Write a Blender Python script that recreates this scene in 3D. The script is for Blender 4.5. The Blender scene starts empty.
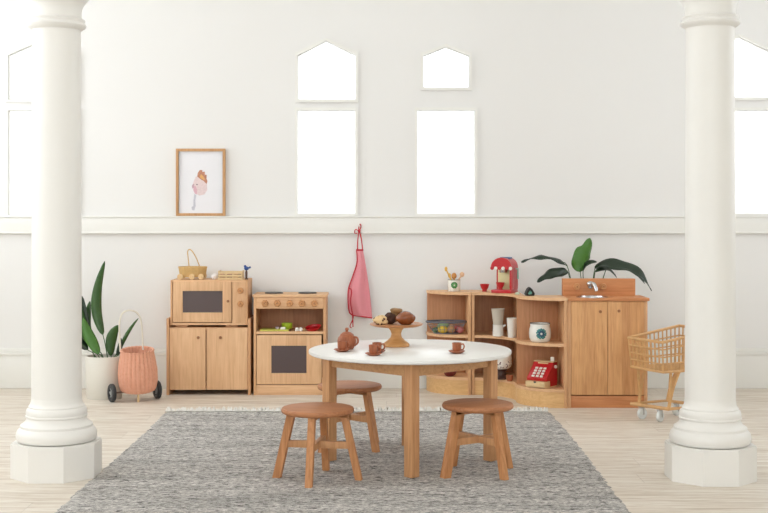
import bpy, bmesh, math, random
from mathutils import Vector, Matrix, noise
random.seed(7)
PI = math.pi
C = bpy.context.scene.collection
SC = bpy.context.scene

# ------------------------------------------------------------------ camera, world, lights, exposure
CAMH, F = 1.08, 1280.0
cam = bpy.data.objects.new('camera', bpy.data.cameras.new('camera')); C.objects.link(cam)
cam.location = (0, 0, CAMH); cam.rotation_euler = (PI/2, 0, 0)
cam.data.sensor_width = 36; cam.data.lens = F/768*36
cam.data.shift_y = -44.5/768
SC.camera = cam
w = bpy.data.worlds.new('world'); SC.world = w; w.use_nodes = True
w.node_tree.nodes['Background'].inputs[0].default_value = (.91, .955, 1, 1)
w.node_tree.nodes['Background'].inputs[1].default_value = 1.75
def area(name, loc, target, sx, sy, power, col=(.90, .95, 1)):
    l = bpy.data.lights.new(name, 'AREA'); l.shape = 'RECTANGLE'; l.size = sx; l.size_y = sy
    l.energy = power; l.color = col
    o = bpy.data.objects.new(name, l); C.objects.link(o); o.location = loc
    o.rotation_euler = (Vector(target)-Vector(loc)).to_track_quat('-Z', 'Z').to_euler()
    return o
WINY = (3.0, 5.0, 6.85)
for k, (yc, pw) in enumerate(zip(WINY, (6, 18, 19))):
    area('daylight_window_%d' % (k+1), (-3.62, yc, 1.95), (-2, yc, 1.95), 1.3, 2.2, pw)
area('daylight_window_right', (3.62, 6.2, 1.95), (2, 6.2, 1.95), 1.3, 2.2, 9)  # fill lamp added outside the right wall to lift the dim right side
area('daylight_skylight', (-.3, 5.2, 3.29), (-.3, 5.2, 0), 4.6, 2.6, 8)  # overhead fill added under the closed ceiling to brighten the back
SC.view_settings.view_transform = 'Standard'; SC.view_settings.look = 'None'
SC.view_settings.gamma = 1; SC.view_settings.use_curve_mapping = False
SC.view_settings.exposure = 0.80

# ------------------------------------------------------------------ helpers
def lin(c):
    return tuple(((v/255)/12.92 if v/255 <= .04045 else ((v/255+.055)/1.055)**2.4) for v in c)+(1,)
def W(px, py, D): return Vector(((px-384)*D/F, D, CAMH-(py-212)*D/F))
def Z(py, D): return CAMH-(py-212)*D/F
def X(px, D): return (px-384)*D/F

def new_mat(name):
    m = bpy.data.materials.new(name); m.use_nodes = True
    return m, m.node_tree, m.node_tree.nodes['Principled BSDF']
def N(nt, kind, **kw):
    n = nt.nodes.new(kind)
    for k, v in kw.items(): setattr(n, k, v)
    return n
def mixc(nt, fac, a, b, mode='MIX'):
    n = nt.nodes.new('ShaderNodeMix'); n.data_type = 'RGBA'; n.blend_type = mode
    for s, v in ((n.inputs[0], fac), (n.inputs[6], a), (n.inputs[7], b)):
        if hasattr(v, 'is_linked') or hasattr(v, 'links'): nt.links.new(v, s)
        else: s.default_value = v
    return n.outputs[2]
def ramp(nt, src, stops):
    r = nt.nodes.new('ShaderNodeValToRGB'); e = r.color_ramp.elements
    while len(e) < len(stops): e.new(.5)
    for i, (p, c) in enumerate(stops):
        e[i].position = p; e[i].color = c if len(c) == 4 else tuple(c)+(1,)
    nt.links.new(src, r.inputs[0]); return r.outputs[0]
def obj_coords(nt, scale=(1, 1, 1), rand=False):
    tc = N(nt, 'ShaderNodeTexCoord'); mp = N(nt, 'ShaderNodeMapping'); mp.inputs['Scale'].default_value = scale
    if rand:
        oi = N(nt, 'ShaderNodeObjectInfo'); mul = N(nt, 'ShaderNodeVectorMath', operation='SCALE')
        cb = N(nt, 'ShaderNodeCombineXYZ')
        for k in range(3): nt.links.new(oi.outputs['Random'], cb.inputs[k])
        mul.inputs['Scale'].default_value = 11.0
        nt.links.new(cb.outputs[0], mul.inputs[0]); ad = N(nt, 'ShaderNodeVectorMath', operation='ADD')
        nt.links.new(tc.outputs['Object'], ad.inputs[0]); nt.links.new(mul.outputs[0], ad.inputs[1])
        nt.links.new(ad.outputs[0], mp.inputs[0])
    else: nt.links.new(tc.outputs['Object'], mp.inputs[0])
    return tc, mp.outputs[0]
def noise_tex(nt, vec, scale, detail=4, rough=.55, dist=0):
    n = N(nt, 'ShaderNodeTexNoise'); n.inputs['Scale'].default_value = scale; n.inputs['Detail'].default_value = detail
    n.inputs['Roughness'].default_value = rough; n.inputs['Distortion'].default_value = dist
    nt.links.new(vec, n.inputs['Vector']); return n.outputs[0]
def bump(nt, b, h, strength, dist=.002):
    n = N(nt, 'ShaderNodeBump'); n.inputs['Strength'].default_value = strength; n.inputs['Distance'].default_value = dist
    nt.links.new(h, n.inputs['Height']); nt.links.new(n.outputs[0], b.inputs['Normal'])

def plain(name, rgb, rough=.5, metal=0, var=.04, nscale=8, spec=.5, bmp=0, bscale=80, coat=0):
    m, nt, b = new_mat(name)
    _, v = obj_coords(nt)
    c = lin(rgb); d = tuple(x*(1-var*2) for x in c[:3])+(1,)
    nt.links.new(mixc(nt, noise_tex(nt, v, nscale), c, d), b.inputs['Base Color'])
    b.inputs['Roughness'].default_value = rough; b.inputs['Metallic'].default_value = metal
    b.inputs['Specular IOR Level'].default_value = spec; b.inputs['Coat Weight'].default_value = coat
    if bmp: bump(nt, b, noise_tex(nt, v, bscale, 3), bmp)
    return m
def wood(name, light, dark, grain='Z', stave=.07, axis='X', svar=.35, rough=.5, rand=True):
    m, nt, b = new_mat(name)
    st = {'X': (4, 60, 60), 'Y': (60, 4, 60), 'Z': (60, 60, 4)}[grain]
    lo = {'X': (1.2, 14, 14), 'Y': (14, 1.2, 14), 'Z': (14, 14, 1.2)}[grain]
    tc, v = obj_coords(nt, (1, 1, 1), rand)
    def mp(scale, src=v):
        q = N(nt, 'ShaderNodeMapping'); q.inputs['Scale'].default_value = scale; nt.links.new(src, q.inputs[0]); return q.outputs[0]
    src = v
    if stave:
        sep = N(nt, 'ShaderNodeSeparateXYZ'); nt.links.new(v, sep.inputs[0])
        dv = N(nt, 'ShaderNodeMath', operation='DIVIDE'); dv.inputs[1].default_value = stave
        nt.links.new(sep.outputs[axis], dv.inputs[0])
        fl = N(nt, 'ShaderNodeMath', operation='FLOOR'); nt.links.new(dv.outputs[0], fl.inputs[0])
        wn = N(nt, 'ShaderNodeTexWhiteNoise', noise_dimensions='1D'); nt.links.new(fl.outputs[0], wn.inputs['W'])
        mul = N(nt, 'ShaderNodeVectorMath', operation='SCALE'); mul.inputs['Scale'].default_value = 9
        nt.links.new(wn.outputs['Color'], mul.inputs[0])
        ad = N(nt, 'ShaderNodeVectorMath', operation='ADD'); nt.links.new(v, ad.inputs[0]); nt.links.new(mul.outputs[0], ad.inputs[1])
        src = ad.outputs[0]
    n1 = noise_tex(nt, mp(st, src), 1.6, 5, .6)
    n2 = noise_tex(nt, mp(lo, src), 1.0, 3, .5, .6)
    mu = N(nt, 'ShaderNodeMath', operation='MULTIPLY'); mu.inputs[1].default_value = 42; nt.links.new(n2, mu.inputs[0])
    sn = N(nt, 'ShaderNodeMath', operation='SINE'); nt.links.new(mu.outputs[0], sn.inputs[0])
    rings = ramp(nt, sn.outputs[0], [(0, (0, 0, 0)), (1, (1, 1, 1))])
    L, Dk = lin(light), lin(dark)
    g = ramp(nt, n1, [(.32, Dk), (.62, L)])
    mid = tuple((a*.45+c*.55) for a, c in zip(L, Dk))
    rr = mixc(nt, .42, g, mixc(nt, rings, L, mid))
    if stave:
        col = mixc(nt, wn.outputs['Value'], (1, 1, 1, 1), (1-svar*.6, 1-svar*.85, 1-svar, 1))
        rr = mixc(nt, 1.0, rr, col, 'MULTIPLY')
    nt.links.new(rr, b.inputs['Base Color']); b.inputs['Roughness'].default_value = rough
    b.inputs['Specular IOR Level'].default_value = .35
    bump(nt, b, n1, .08, .001)
    return m

class MB:
    def __init__(s): s.bm = bmesh.new()
    def add(s, verts, faces, M=None):
        vs = [s.bm.verts.new(M @ Vector(v) if M else v) for v in verts]
        for f in faces:
            try: s.bm.faces.new([vs[i] for i in f])
            except ValueError: pass
        return s
    def box(s, x0, x1, y0, y1, z0, z1, bev=.002, M=None):
        t = bmesh.new(); bmesh.ops.create_cube(t, size=1)
        for v in t.verts: v.co = Vector(((x0+x1)/2+v.co.x*(x1-x0), (y0+y1)/2+v.co.y*(y1-y0), (z0+z1)/2+v.co.z*(z1-z0)))
        if bev: bmesh.ops.bevel(t, geom=t.edges[:], offset=min(bev, .45*min(x1-x0, y1-y0, z1-z0)), segments=2, affect='EDGES', profile=.6)
        return s.merge(t, M)
    def merge(s, t, M=None):
        t.verts.index_update()
        vs = [s.bm.verts.new(M @ v.co if M else v.co) for v in t.verts]
        for f in t.faces:
            try: s.bm.faces.new([vs[v.index] for v in f.verts])
            except ValueError: pass
        t.free(); return s
    def beam(s, p0, p1, w0, w1=None, d=None, ang=0, bev=.002):
        p0, p1 = Vector(p0), Vector(p1); w1 = w1 or w0; L = (p1-p0).length
        q = (p1-p0).to_track_quat('Z', 'X').to_matrix().to_4x4()
        t = bmesh.new(); bmesh.ops.create_cube(t, size=1); d = d or w0
        for v in t.verts:
            k = v.co.z+.5; ww = w0+(w1-w0)*k
            v.co = Vector((v.co.x*ww, v.co.y*ww*d/w0, k*L))
        if bev: bmesh.ops.bevel(t, geom=t.edges[:], offset=bev, segments=2, affect='EDGES')
        return s.merge(t, Matrix.Translation(p0) @ q @ Matrix.Rotation(ang, 4, 'Z'))
    def lathe(s, prof, n=40, c=(0, 0, 0), M=None, fn=None):
        c = Vector(c); rows = []
        for i, (r, z) in enumerate(prof):
            if r < 1e-6: rows.append([s.bm.verts.new((M @ (c+Vector((0, 0, z)))) if M else c+Vector((0, 0, z)))])
            else:
                row = []
                for k in range(n):
                    a = 2*PI*k/n; rr = r*(fn(a, z) if fn else 1); p = c+Vector((rr*math.cos(a), rr*math.sin(a), z))
                    row.append(s.bm.verts.new(M @ p if M else p))
                rows.append(row)
        for a, b in zip(rows, rows[1:]):
            for k in range(n):
                k2 = (k+1) % n
                if len(a) == 1 and len(b) == 1: continue
                try:
                    if len(a) == 1: s.bm.faces.new((a[0], b[k2], b[k]))
                    elif len(b) == 1: s.bm.faces.new((a[k], a[k2], b[0]))
                    else: s.bm.faces.new((a[k], a[k2], b[k2], b[k]))
                except ValueError: pass
        return s
    def tube(s, pts, r, n=8, closed=False, taper=None):
        pts = [Vector(p) for p in pts]; m = len(pts); rows = []; up = None
        for i, p in enumerate(pts):
            a = pts[i-1] if (i > 0 or closed) else pts[i]; b = pts[(i+1) % m] if (i < m-1 or closed) else pts[i]
            t = (b-a).normalized()
            if up is None: up = Vector((0, 0, 1)) if abs(t.z) < .9 else Vector((1, 0, 0))
            x = t.cross(up).normalized(); y = x.cross(t).normalized(); up = y
            rr = r(i/(m-1)) if callable(r) else r
            rows.append([s.bm.verts.new(p+(x*math.cos(2*PI*k/n)+y*math.sin(2*PI*k/n))*rr) for k in range(n)])
        prs = list(zip(rows, rows[1:]))+([(rows[-1], rows[0])] if closed else [])
        for a, b in prs:
            for k in range(n): s.bm.faces.new((a[k], a[(k+1) % n], b[(k+1) % n], b[k]))
        if not closed: s.bm.faces.new(rows[0][::-1]); s.bm.faces.new(rows[-1])
        return s
    def cyl(s, p0, p1, r, n=20): return s.tube([p0, p1], r, n)
    def ball(s, c, r, sx=1, sy=1, sz=1, n=3, amp=0, fr=20, M=None):
        t = bmesh.new(); bmesh.ops.create_icosphere(t, subdivisions=n, radius=r)
        for v in t.verts:
            k = 1+amp*noise.noise(v.co*fr+Vector(c)*37)
            v.co = Vector((v.co.x*sx*k, v.co.y*sy*k, v.co.z*sz*k))
            if M: v.co = M @ v.co
            v.co += Vector(c)
        return s.merge(t)
    def prism(s, poly, z0, z1, M=None):
        n = len(poly)
        return s.add([(x, y, z0) for x, y in poly]+[(x, y, z1) for x, y in poly],
                     [tuple(range(n))[::-1], tuple(range(n, 2*n))]+[(i, (i+1) % n, n+(i+1) % n, n+i) for i in range(n)], M)
    def ring(s, outer, inner, z0, z1, M=None):
        n = len(outer)
        vs = [(x, y, z) for z in (z0, z1) for P in (outer, inner) for x, y in P]
        f = []
        for i in range(n):
            j = (i+1) % n
            f += [(i, n+i, n+j, j), (2*n+i, 2*n+j, 3*n+j, 3*n+i), (i, j, 2*n+j, 2*n+i), (n+i, 3*n+i, 3*n+j, n+j)]
        return s.add(vs, f, M)
def origin(o):
    v = Vector((0, 0, 0))
    while o: v += o.location; o = o.parent
    return v
def part(name, mb, mat, parent=None, smooth=True, loc=None):
    bm = mb.bm
    bmesh.ops.remove_doubles(bm, verts=bm.verts[:], dist=1e-6)
    bmesh.ops.recalc_face_normals(bm, faces=bm.faces[:])
    off = origin(parent) if parent else Vector(loc or (0, 0, 0))
    for v in bm.verts: v.co -= off
    me = bpy.data.meshes.new(name); bm.to_mesh(me); bm.free()
    if smooth:
        for p in me.polygons: p.use_smooth = True
        me.set_sharp_from_angle(angle=math.radians(38))
    me.materials.append(mat)
    o = bpy.data.objects.new(name, me); C.objects.link(o)
    if parent: o.parent = parent
    else: o.location = off
    return o
def thing(name, label, cat, loc=(0, 0, 0), group=None):
    o = bpy.data.objects.new(name, None); C.objects.link(o); o.location = loc; o.empty_display_size = .05
    o['label'] = label; o['category'] = cat
    if group: o['group'] = group
    return o
def tag(o, label, cat, group=None):
    o['label'] = label; o['category'] = cat
    if group: o['group'] = group
    return o
def struct(name, mb, mat, parent=None, loc=None, smooth=True):
    o = part(name, mb, mat, parent, smooth, loc)
    if not parent: o['kind'] = 'structure'
    return o
def dup(root, loc, rotz=0, label=None):
    kids = {}
    for o in list(C.objects):
        if o.parent: kids.setdefault(o.parent, []).append(o)
    def cp(o, par):
        c = o.copy(); C.objects.link(c)
        if par: c.parent = par
        for ch in kids.get(o, []): cp(ch, c)
        return c
    r = cp(root, None); r.location = loc; r.rotation_euler = (0, 0, rotz)
    if label: r['label'] = label
    return r
def cut(o, mb):
    bmesh.ops.recalc_face_normals(mb.bm, faces=mb.bm.faces[:])
    me = bpy.data.meshes.new('cutter'); mb.bm.to_mesh(me); mb.bm.free()
    c = bpy.data.objects.new('cutter', me); C.objects.link(c)
    c.location = -Vector((0, 0, 0))
    md = o.modifiers.new('cut', 'BOOLEAN'); md.object = c; md.operation = 'DIFFERENCE'; md.solver = 'EXACT'
    bpy.context.view_layer.update()
    dg = bpy.context.evaluated_depsgraph_get()
    nm = bpy.data.meshes.new_from_object(o.evaluated_get(dg))
    o.modifiers.clear(); o.data = nm
    bpy.data.objects.remove(c)
def leaf_mb(pts, width, side, fold=.25, n=14, wav=.0, mbs=None):
    """leaf blade along a smooth centre line; width in metres, side = across direction"""
    pts = [Vector(p) for p in pts]
    def cr(t):
        m = len(pts)-1; u = t*m; i = min(int(u), m-1); u -= i
        p0 = pts[max(i-1, 0)]; p1 = pts[i]; p2 = pts[i+1]; p3 = pts[min(i+2, m)]
        return .5*((2*p1)+(p2-p0)*u+(2*p0-5*p1+4*p2-p3)*u*u+(3*p1-p0-3*p2+p3)*u**3)
    mb = mbs or MB(); rows = []; side = Vector(side)
    for i in range(n+1):
        t = i/n; p = cr(t); tg = (cr(min(t+.02, 1))-cr(max(t-.02, 0))).normalized()
        s_ = (side-tg*side.dot(tg)).normalized(); nn = tg.cross(s_)
        wd = width*max(.03, math.sin(PI*min(1, t**.8))**.75)*.5
        row = []
        for k in (-1, -.5, 0, .5, 1):
            q = p+s_*wd*k+nn*(abs(k)**1.3*wd*fold+wav*math.sin(t*17+k*2)*abs(k))
            row.append(q)
        rows.append(row)
    up = [[mb.bm.verts.new(q) for q in r] for r in rows]
    for a, b in zip(up, up[1:]):
        for k in range(4): mb.bm.faces.new((a[k], a[k+1], b[k+1], b[k]))
    return mb
def solid(o, th):
    m = o.modifiers.new('thickness', 'SOLIDIFY'); m.thickness = th; m.offset = 0; return o
def crv(pts, n=20):
    pts = [Vector(p) for p in pts]; m = len(pts)-1; out = []
    for j in range(n+1):
        u = j/n*m; i = min(int(u), m-1); u -= i
        p0 = pts[max(i-1, 0)]; p1 = pts[i]; p2 = pts[i+1]; p3 = pts[min(i+2, m)]
        out.append(.5*((2*p1)+(p2-p0)*u+(2*p0-5*p1+4*p2-p3)*u*u+(3*p1-p0-3*p2+p3)*u**3))
    return out

# ------------------------------------------------------------------ materials
wallm = plain('wall_paint', (237, 235, 231), .75, var=.012, nscale=1.2, bmp=.03, bscale=40, spec=.3)
trimm = plain('trim_paint', (238, 236, 229), .45, var=.01, nscale=2)
colm = plain('column_paint', (240, 237, 230), .42, var=.02, nscale=5, bmp=.03, bscale=30)
ceilm = plain('ceiling_paint', (240, 238, 233), .8, var=.01)
oak = wood('oak_vertical', (236, 194, 150), (214, 166, 122), 'Z', .075, 'X', .2)
oakx = wood('oak_horizontal', (234, 190, 146), (212, 164, 120), 'X', 0)
oaky = wood('oak_side', (226, 178, 132), (200, 150, 106), 'Z', .09, 'Y', .18)
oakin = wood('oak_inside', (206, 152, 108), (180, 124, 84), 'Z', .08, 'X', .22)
sinkw = wood('sink_wood', (228, 176, 122), (196, 138, 86), 'Z', .072, 'X', .28)
sinkx = wood('sink_wood_horizontal', (212, 146, 96), (186, 118, 72), 'X', 0)
plw = wood('plinth_wood', (232, 190, 134), (212, 164, 106), 'X', .045, 'Z', .12)
stoolw = wood('stool_wood', (192, 132, 90), (160, 102, 64), 'X', .06, 'Y', .18)
stoolz = wood('stool_leg_wood', (206, 148, 98), (172, 112, 68), 'Z', 0)
tablew = wood('table_wood', (212, 160, 112), (182, 128, 84), 'Z', 0)
tablex = wood('table_rail_wood', (216, 168, 118), (190, 138, 92), 'X', 0)
turned = wood('turned_wood', (216, 162, 112), (188, 132, 84), 'X', 0, rand=False)
knobw = wood('knob_wood', (164, 112, 74), (134, 86, 54), 'X', 0)
darkw = wood('plate_wood', (200, 140, 92), (168, 108, 66), 'X', 0, rough=.35)
darkt = wood('teaset_wood', (176, 106, 72), (140, 76, 48), 'Z', 0, rough=.4)
framew = wood('picture_frame_wood', (206, 160, 112), (180, 132, 86), 'Z', 0)
white_lam = plain('white_laminate', (238, 236, 230), .3, var=.01)
cream = plain('cream_ceramic', (226, 221, 209), .5, var=.02)
enamel = plain('white_enamel', (240, 236, 226), .25, var=.01, coat=.3)
red = plain('red_lacquer', (198, 30, 38), .3, var=.05, coat=.3)
redcloth = plain('red_cloth', (196, 42, 56), .8, var=.05)
steel = plain('polished_steel', (205, 205, 205), .18, metal=1, var=.02)
darkgrey = plain('dark_grey', (52, 50, 50), .45)
black = plain('black_rubber', (44, 46, 48), .5)
grey = plain('grey_plastic', (150, 152, 152), .4)
soilm = plain('soil', (70, 52, 40), .95, var=.3, nscale=90, bmp=.6)
rattan = plain('rattan', (232, 180, 118), .45, var=.22, nscale=30)
wick = plain('yellow_wicker', (226, 186, 122), .6, var=.15, nscale=70, bmp=.3)
blond = plain('blond_wood', (232, 200, 150), .5, var=.08, nscale=30)
shade = plain('tinted_acrylic', (88, 72, 70), .22, var=.04)
green = plain('lime_green', (166, 190, 40), .4)
yellowg = plain('yellow_green_board', (206, 206, 92), .5)
teal = plain('mint_paint', (128, 190, 170), .4)
blue = plain('blue_paint', (40, 76, 140), .5)
creamp = plain('cream_panel', (234, 226, 172), .5)
def leafmat(name, a, b_):
    m, nt, b = new_mat(name); _, v = obj_coords(nt)
    nt.links.new(mixc(nt, noise_tex(nt, v, 22, 3), lin(a), lin(b_)), b.inputs['Base Color'])
    b.inputs['Roughness'].default_value = .35; bump(nt, b, noise_tex(nt, v, 60), .25, .003); return m
leafdark = leafmat('dark_leaf', (24, 38, 27), (42, 60, 40))
leafbright = leafmat('bright_leaf', (56, 104, 36), (88, 138, 54))
leafmid = leafmat('mid_leaf', (38, 72, 32), (70, 106, 50))

def floor_mat():
    m, nt, b = new_mat('whitewashed_boards'); tc, v = obj_coords(nt)
    sep = N(nt, 'ShaderNodeSeparateXYZ'); nt.links.new(v, sep.inputs[0])
    dv = N(nt, 'ShaderNodeMath', operation='DIVIDE'); dv.inputs[1].default_value = .17; nt.links.new(sep.outputs['Y'], dv.inputs[0])
    fl = N(nt, 'ShaderNodeMath', operation='FLOOR'); nt.links.new(dv.outputs[0], fl.inputs[0])
    wn = N(nt, 'ShaderNodeTexWhiteNoise', noise_dimensions='1D'); nt.links.new(fl.outputs[0], wn.inputs['W'])
    sx = N(nt, 'ShaderNodeMath', operation='MULTIPLY_ADD'); sx.inputs[1].default_value = 5.3
    nt.links.new(wn.outputs['Value'], sx.inputs[0]); nt.links.new(sep.outputs['X'], sx.inputs[2])
    dx = N(nt, 'ShaderNodeMath', operation='DIVIDE'); dx.inputs[1].default_value = 1.5; nt.links.new(sx.outputs[0], dx.inputs[0])
    fx = N(nt, 'ShaderNodeMath', operation='FLOOR'); nt.links.new(dx.outputs[0], fx.inputs[0])
    cb = N(nt, 'ShaderNodeCombineXYZ'); nt.links.new(fl.outputs[0], cb.inputs[0]); nt.links.new(fx.outputs[0], cb.inputs[1])
    w2 = N(nt, 'ShaderNodeTexWhiteNoise', noise_dimensions='2D'); nt.links.new(cb.outputs[0], w2.inputs['Vector'])
    sc = N(nt, 'ShaderNodeVectorMath', operation='SCALE'); sc.inputs['Scale'].default_value = 13; nt.links.new(w2.outputs['Color'], sc.inputs[0])
    ad = N(nt, 'ShaderNodeVectorMath', operation='ADD'); nt.links.new(v, ad.inputs[0]); nt.links.new(sc.outputs[0], ad.inputs[1])
    def mp(s):
        q = N(nt, 'ShaderNodeMapping'); q.inputs['Scale'].default_value = s; nt.links.new(ad.outputs[0], q.inputs[0]); return q.outputs[0]
    g1 = noise_tex(nt, mp((1.6, 26, 1)), 1.5, 6, .62, .5)
    g2 = noise_tex(nt, mp((5, 90, 1)), 1.5, 4, .6)
    base = ramp(nt, g1, [(.3, lin((196, 180, 160))), (.46, lin((226, 215, 200))), (.62, lin((238, 231, 219)))])
    c2 = mixc(nt, ramp(nt, g2, [(.30, (1, 1, 1)), (.5, (0, 0, 0))]), base, lin((196, 178, 156)))
    c3 = mixc(nt, w2.outputs['Value'], (1, 1, 1, 1), (.93, .92, .905, 1)); c4 = mixc(nt, 1.0, c2, c3, 'MULTIPLY')
    def seam(src, wdt):
        fr = N(nt, 'ShaderNodeMath', operation='FRACT'); nt.links.new(src, fr.inputs[0])
        lt = N(nt, 'ShaderNodeMath', operation='LESS_THAN'); lt.inputs[1].default_value = wdt; nt.links.new(fr.outputs[0], lt.inputs[0]); return lt.outputs[0]
    mx = N(nt, 'ShaderNodeMath', operation='MAXIMUM'); nt.links.new(seam(dv.outputs[0], .022), mx.inputs[0]); nt.links.new(seam(dx.outputs[0], .003), mx.inputs[1])
    mm = N(nt, 'ShaderNodeMath', operation='MULTIPLY'); mm.inputs[1].default_value = .22; nt.links.new(mx.outputs[0], mm.inputs[0])
    nt.links.new(mixc(nt, mm.outputs[0], c4, lin((150, 134, 116))), b.inputs['Base Color'])
    b.inputs['Roughness'].default_value = .5; b.inputs['Specular IOR Level'].default_value = .4
    bump(nt, b, g2, .1, .001); return m
def rug_mat():
    m, nt, b = new_mat('woven_grey_wool'); tc, v = obj_coords(nt)
    def mp(s):
        q = N(nt, 'ShaderNodeMapping'); q.inputs['Scale'].default_value = s; nt.links.new(v, q.inputs[0]); return q.outputs[0]
    a = noise_tex(nt, mp((34, 62, 1)), 1, 6, .85, .2)
    c = noise_tex(nt, mp((12, 42, 1)), 1.2, 5, .8, .2)
    d = noise_tex(nt, mp((90, 120, 1)), 1, 2, .6)
    e = noise_tex(nt, mp((1.0, 9, 1)), 1, 3, .6)
    base = ramp(nt, a, [(.34, lin((104, 100, 97))), (.46, lin((176, 171, 166))), (.54, lin((216, 211, 204))), (.64, lin((246, 242, 236)))])
    k = mixc(nt, ramp(nt, c, [(.38, (1, 1, 1)), (.44, (0, 0, 0))]), base, lin((62, 60, 59)))
    k = mixc(nt, ramp(nt, d, [(.32, (.8, .8, .8)), (.42, (0, 0, 0))]), k, lin((104, 101, 99)))
    k = mixc(nt, 1.0, k, ramp(nt, e, [(.35, (.74, .74, .735)), (.55, (1, 1, 1))]), 'MULTIPLY')
    nt.links.new(k, b.inputs['Base Color']); b.inputs['Roughness'].default_value = .95; b.inputs['Specular IOR Level'].default_value = .1
    bump(nt, b, a, .8, .008); return m

# ------------------------------------------------------------------ the room
WY = 7.85
SX0, SX1, SY0 = -3.4, 3.4, -3.0
HC = 3.3
struct('floor', MB().box(SX0-.2, SX1+.2, SY0, WY+.2, -.1, 0, 0), floor_mat())
struct('ceiling', MB().box(SX0-.2, SX1+.2, SY0, WY+.2, HC, HC+.1, 0), ceilm)
wb = part('wall_back', MB().box(SX0-.2, SX1+.2, WY, WY+.18, 0, HC, 0), wallm, smooth=False); wb['kind'] = 'structure'
wl = part('wall_left', MB().box(SX0-.2, SX0, SY0, WY, 0, HC, 0), wallm, smooth=False); wl['kind'] = 'structure'
wr = part('wall_right', MB().box(SX1, SX1+.2, SY0, WY, 0, HC, 0), wallm, smooth=False); wr['kind'] = 'structure'
s = WY/F
def wpx(px, py): return ((px-384)*s, CAMH-(py-212)*s)
MY = Matrix(((1, 0, 0, 0), (0, 0, 1, 0), (0, 1, 0, 0), (0, 0, 0, 1)))     # (x,z,y) -> (x,y,z)
def shrink(poly, d):
    cx = sum(p[0] for p in poly)/len(poly); cy = sum(p[1] for p in poly)/len(poly)
    out = []
    for x, y in poly:
        out.append((x+(d if x < cx-.01 else -d if x > cx+.01 else 0), y+(d if y < cy else -d)))
    return out
glassm, gnt, gb = new_mat('window_glass')
gb.inputs['Base Color'].default_value = (1, 1, 1, 1); gb.inputs['Roughness'].default_value = .03
tr = N(gnt, 'ShaderNodeBsdfTransparent'); mxs = N(gnt, 'ShaderNodeMixShader'); mxs.inputs[0].default_value = .08
gl = N(gnt, 'ShaderNodeBsdfGlossy'); gl.inputs['Roughness'].default_value = .05
gnt.links.new(tr.outputs[0], mxs.inputs[1]); gnt.links.new(gl.outputs[0], mxs.inputs[2])
gnt.links.new(mxs.outputs[0], gnt.nodes['Material Output'].inputs[0])
wins = [  # lower pane rect, upper pane (x0,x1,base,shoulder,peakx,peak)
    ((8, 78, 110, 215.5), (8, 78, 100, 55, 43, 40)),
    ((297, 355.5, 110, 213.5), (297.5, 356, 100, 55, 326, 40.5)),
    ((417, 475, 110, 213.5), (423, 469.5, 88, 55.5, 446, 46.5)),
    ((703, 775, 110, 213.5), (703, 776, 98, 54, 739, 36.5))]
for i, (lo, up) in enumerate(wins):
    root = bpy.data.objects.new('window_%d' % (i+1), None); C.objects.link(root); root['kind'] = 'structure'
    cx = wpx((lo[0]+lo[1])/2, 0)[0]; root.location = (cx, WY, 1.05)
    P1 = [wpx(lo[0], lo[3]), wpx(lo[1], lo[3]), wpx(lo[1], lo[2]), wpx(lo[0], lo[2])]
    P2 = [wpx(up[0], up[2]), wpx(up[1], up[2]), wpx(up[1], up[3]), wpx(up[4], up[5]), wpx(up[0], up[3])]
    fr = MB()
    for P in (P1, P2):
        O = shrink(P, -.014)
        cut(wb, MB().prism(shrink(P, -.012), WY-.1, WY+.3, MY))
        fr.ring(O, shrink(P, .002), WY-.016, WY+.03, MY)
        fr.ring(shrink(P, .004), shrink(P, .007), WY+.008, WY+.03, MY)
    part('window_frame', fr, trimm, root, smooth=False)
    for P in (P1, P2):
        part('glass_pane', MB().prism(shrink(P, -.004), WY+.012, WY+.016, MY), glassm, root, smooth=False)
for i, (xc, yc, wall) in enumerate([(SX0-.055, y, wl) for y in WINY]+[(SX1+.055, 6.2, wr)]):      # tall side windows; the right one is unseen, added to brighten that side
    cut(wall, MB().box(xc-.3, xc+.3, yc-.65, yc+.65, .85, 3.05, 0)) if i < 3 else None
    if i == 3:
        cutter = MB().box(xc-.3, xc+.3, yc-.65, yc+.65, .85, 3.05, 0)
        for v in cutter.bm.verts: v.co -= wall.location
        cut(wall, cutter)
    root = bpy.data.objects.new('window_%d' % (i+5), None); C.objects.link(root); root['kind'] = 'structure'
    root.location = (xc, yc, .85)
    fr = MB()
    for q in ((yc-.65, yc-.6, .85, 3.05), (yc+.6, yc+.65, .85, 3.05), (yc-.6, yc+.6, .85, .9), (yc-.6, yc+.6, 3.0, 3.05), (yc-.6, yc+.6, 2.1, 2.14)):
        fr.box(xc-.025, xc+.025, *q)
    part('window_frame', fr, trimm, root)
    part('glass_pane', MB().box(xc-.002, xc+.002, yc-.6, yc+.6, .9, 3.0, 0), glassm, root)
# rail, wainscot line and baseboard
rl = MB().box(SX0, SX1, WY-.022, WY, .955, 1.045, .003).box(SX0, SX1, WY-.028, WY, 1.045, 1.056, .005).box(SX0, SX1, WY-.028, WY, .948, .958, .003)
struct('trim_1', rl, trimm)
bb = MB().box(SX0, SX1, WY-.018, WY, 0, .205, .003).box(SX0, SX1, WY-.026, WY, .205, .222, .004).box(SX0, SX1, WY-.014, WY, .222, .246, .004)
struct('baseboard_back', bb, trimm)

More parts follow.
